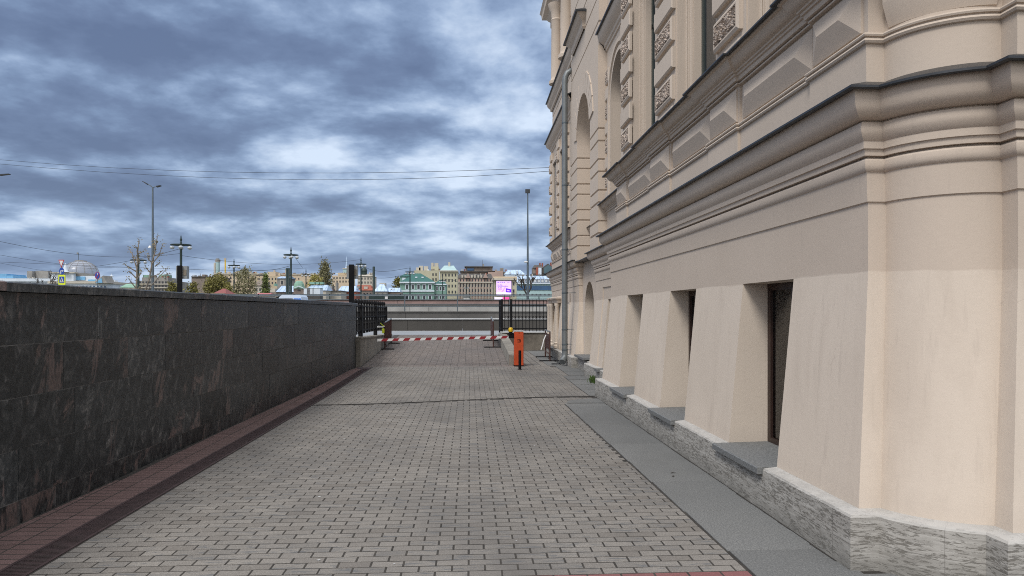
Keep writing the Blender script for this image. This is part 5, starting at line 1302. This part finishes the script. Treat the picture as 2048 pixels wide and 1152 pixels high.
# pink stone row
t = B('pink_stone_block', 'long pinkish stone block with tall pilasters, a cornice and a row of dormers', 914, 988, 320)
clutter(t, 916, 984, 549, 8, 12)
bx(t, 'wall', 915, 986, 557, 600, 'w_pink', 18); bx(t, 'cornice', 914, 987, 563.4, 565.6, 'w_stone', 1.0, -.8); roof(t, 914.5, 986, 556.8, 546, 'r_dark', 16, .04)
for x in rng(918, 984, 12): bx(t, 'pilaster', x - 1.0, x + 1.0, 566, 600, 'w_stone', .5, -.5)
wins(t, [x + 3 for x in rng(918, 978, 11)], (560.2, 571, 581, 590), 2.1, 5.4)
for x in (923, 929, 942, 948, 955, 961): bx(t, 'dormer', x, x + 3.4, 550.2, 555.5, 'w_stone', 2.5, .2)
for x in (936, 971):
    q = at(x, 556, 319); m = MB(); kk = 319 / F; m.prism([(q.x - 5 * kk, q.z), (q.x + 5 * kk, q.z), (q.x, q.z + 10 * kk)], 'y', 318.6, 321); m.build('gable', 'w_pink', t)
t = B('rooftop_storey_block', 'grey brown block with glazed rooftop storey above the pink stone row', 918, 1022, 345)
clutter(t, 922, 1018, 541, 14, 11)
bx(t, 'wall', 921, 1020, 543.5, 600, 'w_brown', 16); bx(t, 'roof', 920, 990, 541.8, 543.3, 'r_dark', 18, -1.2); bx(t, 'penthouse', 931, 985, 534, 541.6, 'w_brown', 10, 2); bx(t, 'penthouse_glass', 934, 948, 536, 541, 'blue_pane', .3, 1.7); bx(t, 'penthouse_roof', 929, 986, 532.6, 533.8, 'r_dark', 12, 1); bx(t, 'wall', 976, 1006, 541.5, 560, 'w_pink', 2, -1.2)
for x0, x1, y in ((965, 968, 528), (990, 994, 539), (1000, 1007, 536)): bx(t, 'chimney', x0, x1, y, 543, 'w_grey', 2, 5)
q = at(965, 533, 350); MB().tube([(q.x, 350, q.z), (q.x, 350, q.z + 3.2)], .06, 5).build('aerial', 'r_dark', t)
t = B('white_attic_house', 'small house with a snow pale blue roof and white chimneys above the advert wall', 1008, 1050, 300)
bx(t, 'wall', 1010, 1050, 549, 600, 'w_white', 10); roof(t, 1008, 1051, 548.8, 538.5, 'r_bluemetal', 10, .2); bx(t, 'chimney', 1019, 1021.5, 543.5, 548, 'w_white', 2, -.2); bx(t, 'chimney', 1033, 1036, 541.5, 548, 'w_white', 2, -.2)
# building with the lit screen
t = B('cream_corner_house', 'cream house with a heavy rounded attic carrying the lit lilac advert screen', 985, 1034, 230)
bx(t, 'wall', 988, 1033, 560, 600, 'w_pale', 12); bx(t, 'attic', 987, 1034, 553, 556.4, 'w_cream', 12, -.2); bx(t, 'cornice', 985.5, 1035, 556.6, 559.8, 'w_stone', 13, -.9); wins(t, (1027.2,), (567.5, 582, 590), 3.4, 6.5, 'dark_pane', 'w_stone'); bx(t, 'drainpipe', 986.8, 987.8, 556, 600, 'r_dark', .3, -1.0)
bb = thing('advert_screen', 'lit lilac advert screen with dark violet lettering and a violet card on the cream house', 'screen', (at(1007.5, 590, 229.4).x, 229.5, at(0, 590.4, 229.4).z))
def scr(part, x0, x1, y0, y1, mat, d, parent): a, b = at(x0, y1, 229.4), at(x1, y0, 229.4); return MB().box(a.x, b.x, 229.5 - d - .05, 229.5 - d, a.z, b.z).build(part, mat, parent)
scr('housing', 992.2, 1023, 561.2, 591, 'w_stone', -.15, bb); fc_ = scr('display', 992.7, 1022.5, 561.8, 590.4, 'screen_lilac', .001, bb)
s0 = lambda x: 975 + x * 70 / 1152
s1 = lambda y: 540 + y * 70 / 1152
def mark(poly, mat, d, part): m = MB(); m.prism([(at(s0(x), s1(y), 229.4).x, at(s0(x), s1(y), 229.4).z) for x, y in poly], 'y', 229.445 - d, 229.449 - d + .0); m.build(part, mat, fc_)
mark([(300, 740), (780, 740), (780, 828), (300, 828)], 'screen_white', .01, 'white_band')
mark([(440, 735), (560, 560), (640, 440), (600, 520), (590, 600), (500, 735)], 'screen_mauve', .012, 'swoosh'); mark([(330, 600), (490, 600), (470, 650), (410, 675), (350, 650)], 'screen_mauve', .012, 'swoosh')
mark([(605, 595), (775, 635), (775, 745), (605, 735)], 'screen_violet', .02, 'card'); mark([(635, 650), (725, 660), (725, 705), (635, 695)], 'screen_mauve', .03, 'card_label')
def letters(x0, x1, y, h, n, seed, part='lettering'):
    r = random.Random(seed); m = MB(); w = (x1 - x0) / n
    P = lambda x, yy: (at(s0(x), s1(yy), 229.4).x, at(s0(x), s1(yy), 229.4).z)
    for i in range(n):
        if r.random() < .06: continue
        xa = x0 + i * w; xb = xa + w * .8; y0 = y - h / 2; y1 = y + h / 2; st_ = w * .26
        for q in ([(xa, y0), (xa + st_, y0), (xa + st_, y1), (xa, y1)], [(xb - st_, y0 if r.random() < .6 else y), (xb, y0), (xb, y1), (xb - st_, y1)], [(xa, y - h * .1), (xb, y - h * .1), (xb, y + h * .1), (xa, y + h * .1)] if r.random() < .6 else [(xa, y0), (xb, y0), (xb, y0 + h * .22), (xa, y0 + h * .22)]):
            m.prism([P(*c) for c in q], 'y', 229.415, 229.42)
    m.build(part, 'screen_ink', fc_)
letters(325, 580, 408, 30, 11, 1); letters(640, 745, 404, 14, 9, 2); letters(330, 495, 492, 30, 7, 3); letters(330, 690, 532, 26, 16, 4); letters(345, 490, 580, 22, 7, 5)
sb = thing('shop_sign', 'low white and pink shop sign strip under the lit screen', 'sign', (at(1004, 596, 229.3).x, 229.3, at(0, 598.5, 229.3).z))
a, b = at(989, 598.6, 229.3), at(1012, 594.6, 229.3); MB().box(a.x, b.x, 229.2, 229.4, a.z, b.z).build('panel', 'screen_white', sb); a, b = at(1005, 598.6, 229.1), at(1018.5, 594.6, 229.1); MB().box(a.x, b.x, 229.0, 229.19, a.z, b.z).build('panel', 'screen_pink', sb)
# blue glazed block
t = B('glazed_block', 'long pale teal block with a blue glazed band and a silver mansard with small dormers', 1033, 1112, 260)
clutter(t, 1036, 1100, 551, 8, 13)
bx(t, 'wall', 1034, 1135, 568, 600, 'w_teal', 16); bx(t, 'glass_band', 1034, 1135, 571.5, 580, 'blue_pane', .2, -.25); roof(t, 1033, 1136, 567.8, 549.5, 'r_bluemetal', 16, .02); bx(t, 'ledge', 1033, 1136, 566.2, 567.7, 'w_white', .6, -.7)
wins(t, rng(1040, 1100, 9), (562,), 4.6, 5.4, 'lamp_glass', 'r_dark', dy=-.02); wins(t, rng(1040, 1106, 9), (589,), 3.4, 2.4, 'r_dark')
t = B('brick_attic_house', 'dark house with brick red wall, white windows and a glazed gable beside the palace', 1062, 1112, 285)
bx(t, 'wall', 1064, 1110, 547, 600, 'r_dark', 10); bx(t, 'brick_wall', 1072, 1076.5, 534.5, 550, 'w_brick', 4, -.5); bx(t, 'window', 1076.7, 1083, 535.5, 549, 'w_white', 3, -.4); roof(t, 1066, 1088, 536, 529, 'r_dark', 8, .2); bx(t, 'upper_wall', 1066, 1086, 536, 547, 'w_brown', 6, .2)
q = at(1096.5, 535, 284); kk = 284 / F; m = MB(); m.prism([(q.x - 11 * kk, q.z - 12 * kk), (q.x + 10 * kk, q.z - 12 * kk), (q.x + 10 * kk, q.z), (q.x - .5 * kk, q.z + 8 * kk), (q.x - 11 * kk, q.z)], 'y', 283.9, 290); m.build('gable', 'r_dark', t)
m = MB(); m.prism([(q.x - 8.6 * kk, q.z - 12 * kk), (q.x + 8.5 * kk, q.z - 12 * kk), (q.x + 8.5 * kk, q.z - .6 * kk), (q.x, q.z + 5.6 * kk), (q.x - 8.6 * kk, q.z - .6 * kk)], 'y', 283.6, 283.89); m.build('gable_glass', 'tint_glass', t)
for x in (1079, 1084, 1101): bx(t, 'chimney', x, x + 2.4, 526 if x < 1100 else 525, 534, 'w_brick', 2, 3)
# ---------------------------------------------------------------- vehicles
def vehicle(name, label, cat, x0, x1, Y, zb, H, body, rear=None, wheels=True):
    L_ = x1 - x0; t = thing(name, label, cat, ((x0 + x1) / 2, Y, zb)); z = lambda s: zb + H * s
    prof = [(x0, z(.18)), (x1 - .02, z(.18)), (x1, z(.5)), (x1 - .05 * L_, z(.94)), (x1 - .10 * L_, z(1)), (x0 + .30 * L_, z(1)), (x0 + .20 * L_, z(.93)), (x0 + .06 * L_, z(.55)), (x0 + .01 * L_, z(.46))]
    MB().prism(prof, 'y', Y - .85, Y + .85).build('body', body, t)
    MB().prism([(x0 + .12 * L_, z(.58)), (x0 + .66 * L_, z(.58)), (x0 + .66 * L_, z(.90)), (x0 + .235 * L_, z(.90))], 'y', Y - .87, Y - .851).build('window', 'dark_pane', t)
    if rear: MB().prism([(x0 + .70 * L_, z(.3)), (x1 - .015 * L_, z(.3)), (x1 - .015 * L_, z(.55)), (x1 - .06 * L_, z(.9)), (x0 + .70 * L_, z(.9))], 'y', Y - .875, Y - .851).build('side_panel', rear, t)
    for x in (x0 + .2 * L_, x0 + .8 * L_):
        m = MB(); m.prism(disc(x, zb + .31, .31, .31, 18), 'y', Y - .88, Y - .66); w = m.build('wheel', 'black_paint', t)
        MB().prism(disc(x, zb + .31, .17, .17, 12), 'y', Y - .885, Y - .881).build('rim', 'cabinet_grey', w)
    return t
simple('car_blue', (.02, .16, .55), .3, var=.03); simple('car_white', (.55, .64, .74), .3, var=.03); simple('car_grey', (.30, .31, .32), .35, var=.05)
a, b = at(554, 600, 43), at(612, 600, 43); vehicle('van', 'white and blue van whose roof shows just over the granite wall', 'van', a.x, b.x, 43, .5, 1.99, 'car_white', 'car_blue')
a, b = at(557, 600, 66), at(580, 600, 66); vehicle('parked_car', 'pale grey car behind the parapet beside the paired green columns', 'car', a.x, b.x, 66, ZD, .86, 'car_grey')
tb = thing('site_barrier', 'long low dark teal barrier with a white marker box behind the pink parapet', 'barrier', (at(772, 596, 63).x, 63.2, ZD))
a, b = at(738, 600, 63.2), at(811, 591.2, 63.2); MB().box(a.x, b.x, 63.0, 63.4, ZD, b.z).build('block', 'lamp_green', tb)
a, b = at(770, 598, 62.9), at(775.5, 593, 62.9); MB().box(a.x, b.x, 62.8, 62.99, a.z, b.z).build('marker', 'white_paint', tb)
wb = thing('white_box', 'white two part box standing behind the pink parapet before the pink stone block', 'box', (at(933, 596, 64.6).x, 64.6, ZD))
a, b = at(927, 600, 64.6), at(939.5, 592.6, 64.6); MB().box(a.x, b.x, 64.4, 64.9, ZD, b.z - .14).build('box', 'white_paint', wb); MB().box(a.x - .02, b.x + .02, 64.38, 64.92, b.z - .13, b.z).build('lid', 'cabinet_grey', wb)
SKY_SEED, BOOST_Z, BOOST_S, SUN_E, EXPO, DENOISE = 1.3, 1.05, .6, 1.5, .55, False
SKH, SKB, SKM, SKW, SKX = .21, (.55, (2.4, 5.1, 0)), (1.7, (62, 17, 0), .94), (.33, .50, .12, 1.1), .13
CLOUDS = [(.27, (.86, 1.20, 2.10)), (.37, (1.10, 1.52, 2.54)), (.435, (1.42, 1.98, 3.14)), (.495, (1.92, 2.60, 3.92)), (.56, (2.75, 3.55, 4.95)), (.70, (4.9, 5.7, 6.9))]
# ================================================================ sky, sun, camera
SUN_EL, SUN_AZ = rad(50), rad(216)       # azimuth clockwise from +Y: behind the camera, a little to the left
W = bpy.data.worlds.new('World'); SC.world = W; W.use_nodes = True
nt = W.node_tree; nt.nodes.clear(); L = nt.links
def N(ty, **k):
    x = nt.nodes.new(ty)
    for a, b in k.items(): setattr(x, a, b)
    return x
def mth(op, a, b=0.0, c=0.0, clamp=False):
    x = N('ShaderNodeMath', operation=op); x.use_clamp = clamp
    for k, v in ((0, a), (1, b), (2, c)):
        if isinstance(v, (int, float)): x.inputs[k].default_value = v
        else: L.new(v, x.inputs[k])
    return x.outputs[0]
sky = N('ShaderNodeTexSky', sky_type='NISHITA'); sky.sun_disc = False; sky.sun_elevation = SUN_EL; sky.sun_rotation = SUN_AZ; sky.air_density = 1.2; sky.dust_density = 1.5
tc = N('ShaderNodeTexCoord'); sp = N('ShaderNodeSeparateXYZ'); L.new(tc.outputs['Generated'], sp.inputs[0])
zz = mth('ADD', mth('MAXIMUM', sp.outputs[2], 0.0), SKH)
cv = N('ShaderNodeCombineXYZ'); L.new(mth('DIVIDE', sp.outputs[0], zz), cv.inputs[0]); L.new(mth('DIVIDE', sp.outputs[1], zz), cv.inputs[1]); cv.inputs[2].default_value = SKY_SEED
def nz(scale, detail, rough, dist, off=(0, 0, 0), sc=(1, 1, 1)):
    mp = N('ShaderNodeMapping'); L.new(cv.outputs[0], mp.inputs[0]); mp.inputs['Location'].default_value = off; mp.inputs['Scale'].default_value = sc
    x = N('ShaderNodeTexNoise'); L.new(mp.outputs[0], x.inputs['Vector']); x.inputs['Scale'].default_value = scale; x.inputs['Detail'].default_value = detail; x.inputs['Roughness'].default_value = rough; x.inputs['Distortion'].default_value = dist
    return x.outputs['Fac']
def ramp(f, st):
    x = N('ShaderNodeValToRGB'); L.new(f, x.inputs[0]); r = x.color_ramp; r.interpolation = 'LINEAR'
    r.elements[0].position = st[0][0]; r.elements[1].position = st[-1][0]
    for p, c in st[1:-1]: r.elements.new(p)
    for e, (p, c) in zip(r.elements, st): e.color = (c, c, c, 1) if isinstance(c, float) else (*c, 1)
    return x.outputs[0]
big = nz(SKB[0], 3, .5, .35, SKB[1]); mid = nz(SKM[0], 9, .54, .08, SKM[1]); lit = nz(SKM[0], 9, .54, .08, SKM[1], (SKM[2],) * 3); wisp = nz(6.0, 5, .6, .3, (7, 2, 0))
relief = mth('SUBTRACT', mid, lit)
d = mth('ADD', mth('ADD', mth('MULTIPLY', big, SKW[0]), mth('MULTIPLY', mid, SKW[1])), mth('ADD', mth('MULTIPLY', wisp, SKW[2]), mth('ADD', mth('MULTIPLY', relief, SKW[3]), mth('MULTIPLY', mth('ADD', mth('MAXIMUM', mth('MINIMUM', sp.outputs[0], .35), -.3), .1), SKX))))
cl8 = ramp(d, [(q, tuple(v / 10 for v in c)) for q, c in CLOUDS])
x10 = N('ShaderNodeVectorMath', operation='SCALE'); L.new(cl8, x10.inputs[0]); x10.inputs['Scale'].default_value = 10.0; cl = x10.outputs[0]
hz = mth('SUBTRACT', 1.0, mth('MULTIPLY', mth('MAXIMUM', sp.outputs[2], 0.0), 7.0), 0.0, True)
mxh = N('ShaderNodeMix', data_type='RGBA'); L.new(mth("MULTIPLY", hz, .45), mxh.inputs[0]); L.new(cl, mxh.inputs[6]); mxh.inputs[7].default_value = (1.75, 2.75, 4.6, 1)
mx = N('ShaderNodeMix', data_type='RGBA'); mx.inputs[0].default_value = .90; L.new(sky.outputs[0], mx.inputs[6]); L.new(mxh.outputs[2], mx.inputs[7])
# the overcast is brighter overhead and in the south, behind the camera
b1 = mth('MULTIPLY', mth('SUBTRACT', sp.outputs[2], .42), 2.6, 0, True)
b2 = mth('MULTIPLY', mth('SUBTRACT', mth('MULTIPLY', sp.outputs[1], -1.0), .05), 1.2, 0, True)
boost = mth('ADD', 1.0, mth('ADD', mth('MULTIPLY', b1, BOOST_Z), mth('MULTIPLY', b2, BOOST_S)))
warm = N('ShaderNodeMix', data_type='RGBA'); L.new(mth('MAXIMUM', b1, b2), warm.inputs[0]); L.new(mx.outputs[2], warm.inputs[6]); warm.inputs[7].default_value = (4.6, 4.6, 4.75, 1)
bg_ = N('ShaderNodeBackground'); L.new(warm.outputs[2], bg_.inputs[0]); L.new(mth('MULTIPLY', boost, .10), bg_.inputs[1])
wo = N('ShaderNodeOutputWorld'); L.new(bg_.outputs[0], wo.inputs[0])
sl = bpy.data.lights.new('sun', 'SUN'); sl.energy = SUN_E; sl.angle = rad(18); sl.color = (1.0, .96, .905)
so = bpy.data.objects.new('sun', sl); COL.objects.link(so)
dv = Vector((math.sin(SUN_AZ) * math.cos(SUN_EL), math.cos(SUN_AZ) * math.cos(SUN_EL), math.sin(SUN_EL)))
so.rotation_euler = dv.to_track_quat('Z', 'Y').to_euler(); so.location = (0, -20, 40)
cam = bpy.data.cameras.new('camera'); co = bpy.data.objects.new('camera', cam); COL.objects.link(co)
cam.sensor_width = 36; cam.lens = 36 * F / 2048; cam.shift_y = (HY - 576) / 2048; cam.clip_start = .05; cam.clip_end = 6000
co.location = (0, 0, ZC); co.rotation_euler = (math.pi / 2, 0, -YAW); SC.camera = co
SC.view_settings.view_transform = 'Standard'; SC.view_settings.look = 'None'; SC.view_settings.gamma = 1; SC.view_settings.use_curve_mapping = False
SC.view_settings.exposure = EXPO
SC.cycles.use_denoising = DENOISE; SC.cycles.pixel_filter_type = 'BLACKMAN_HARRIS'; SC.cycles.filter_width = 1.0
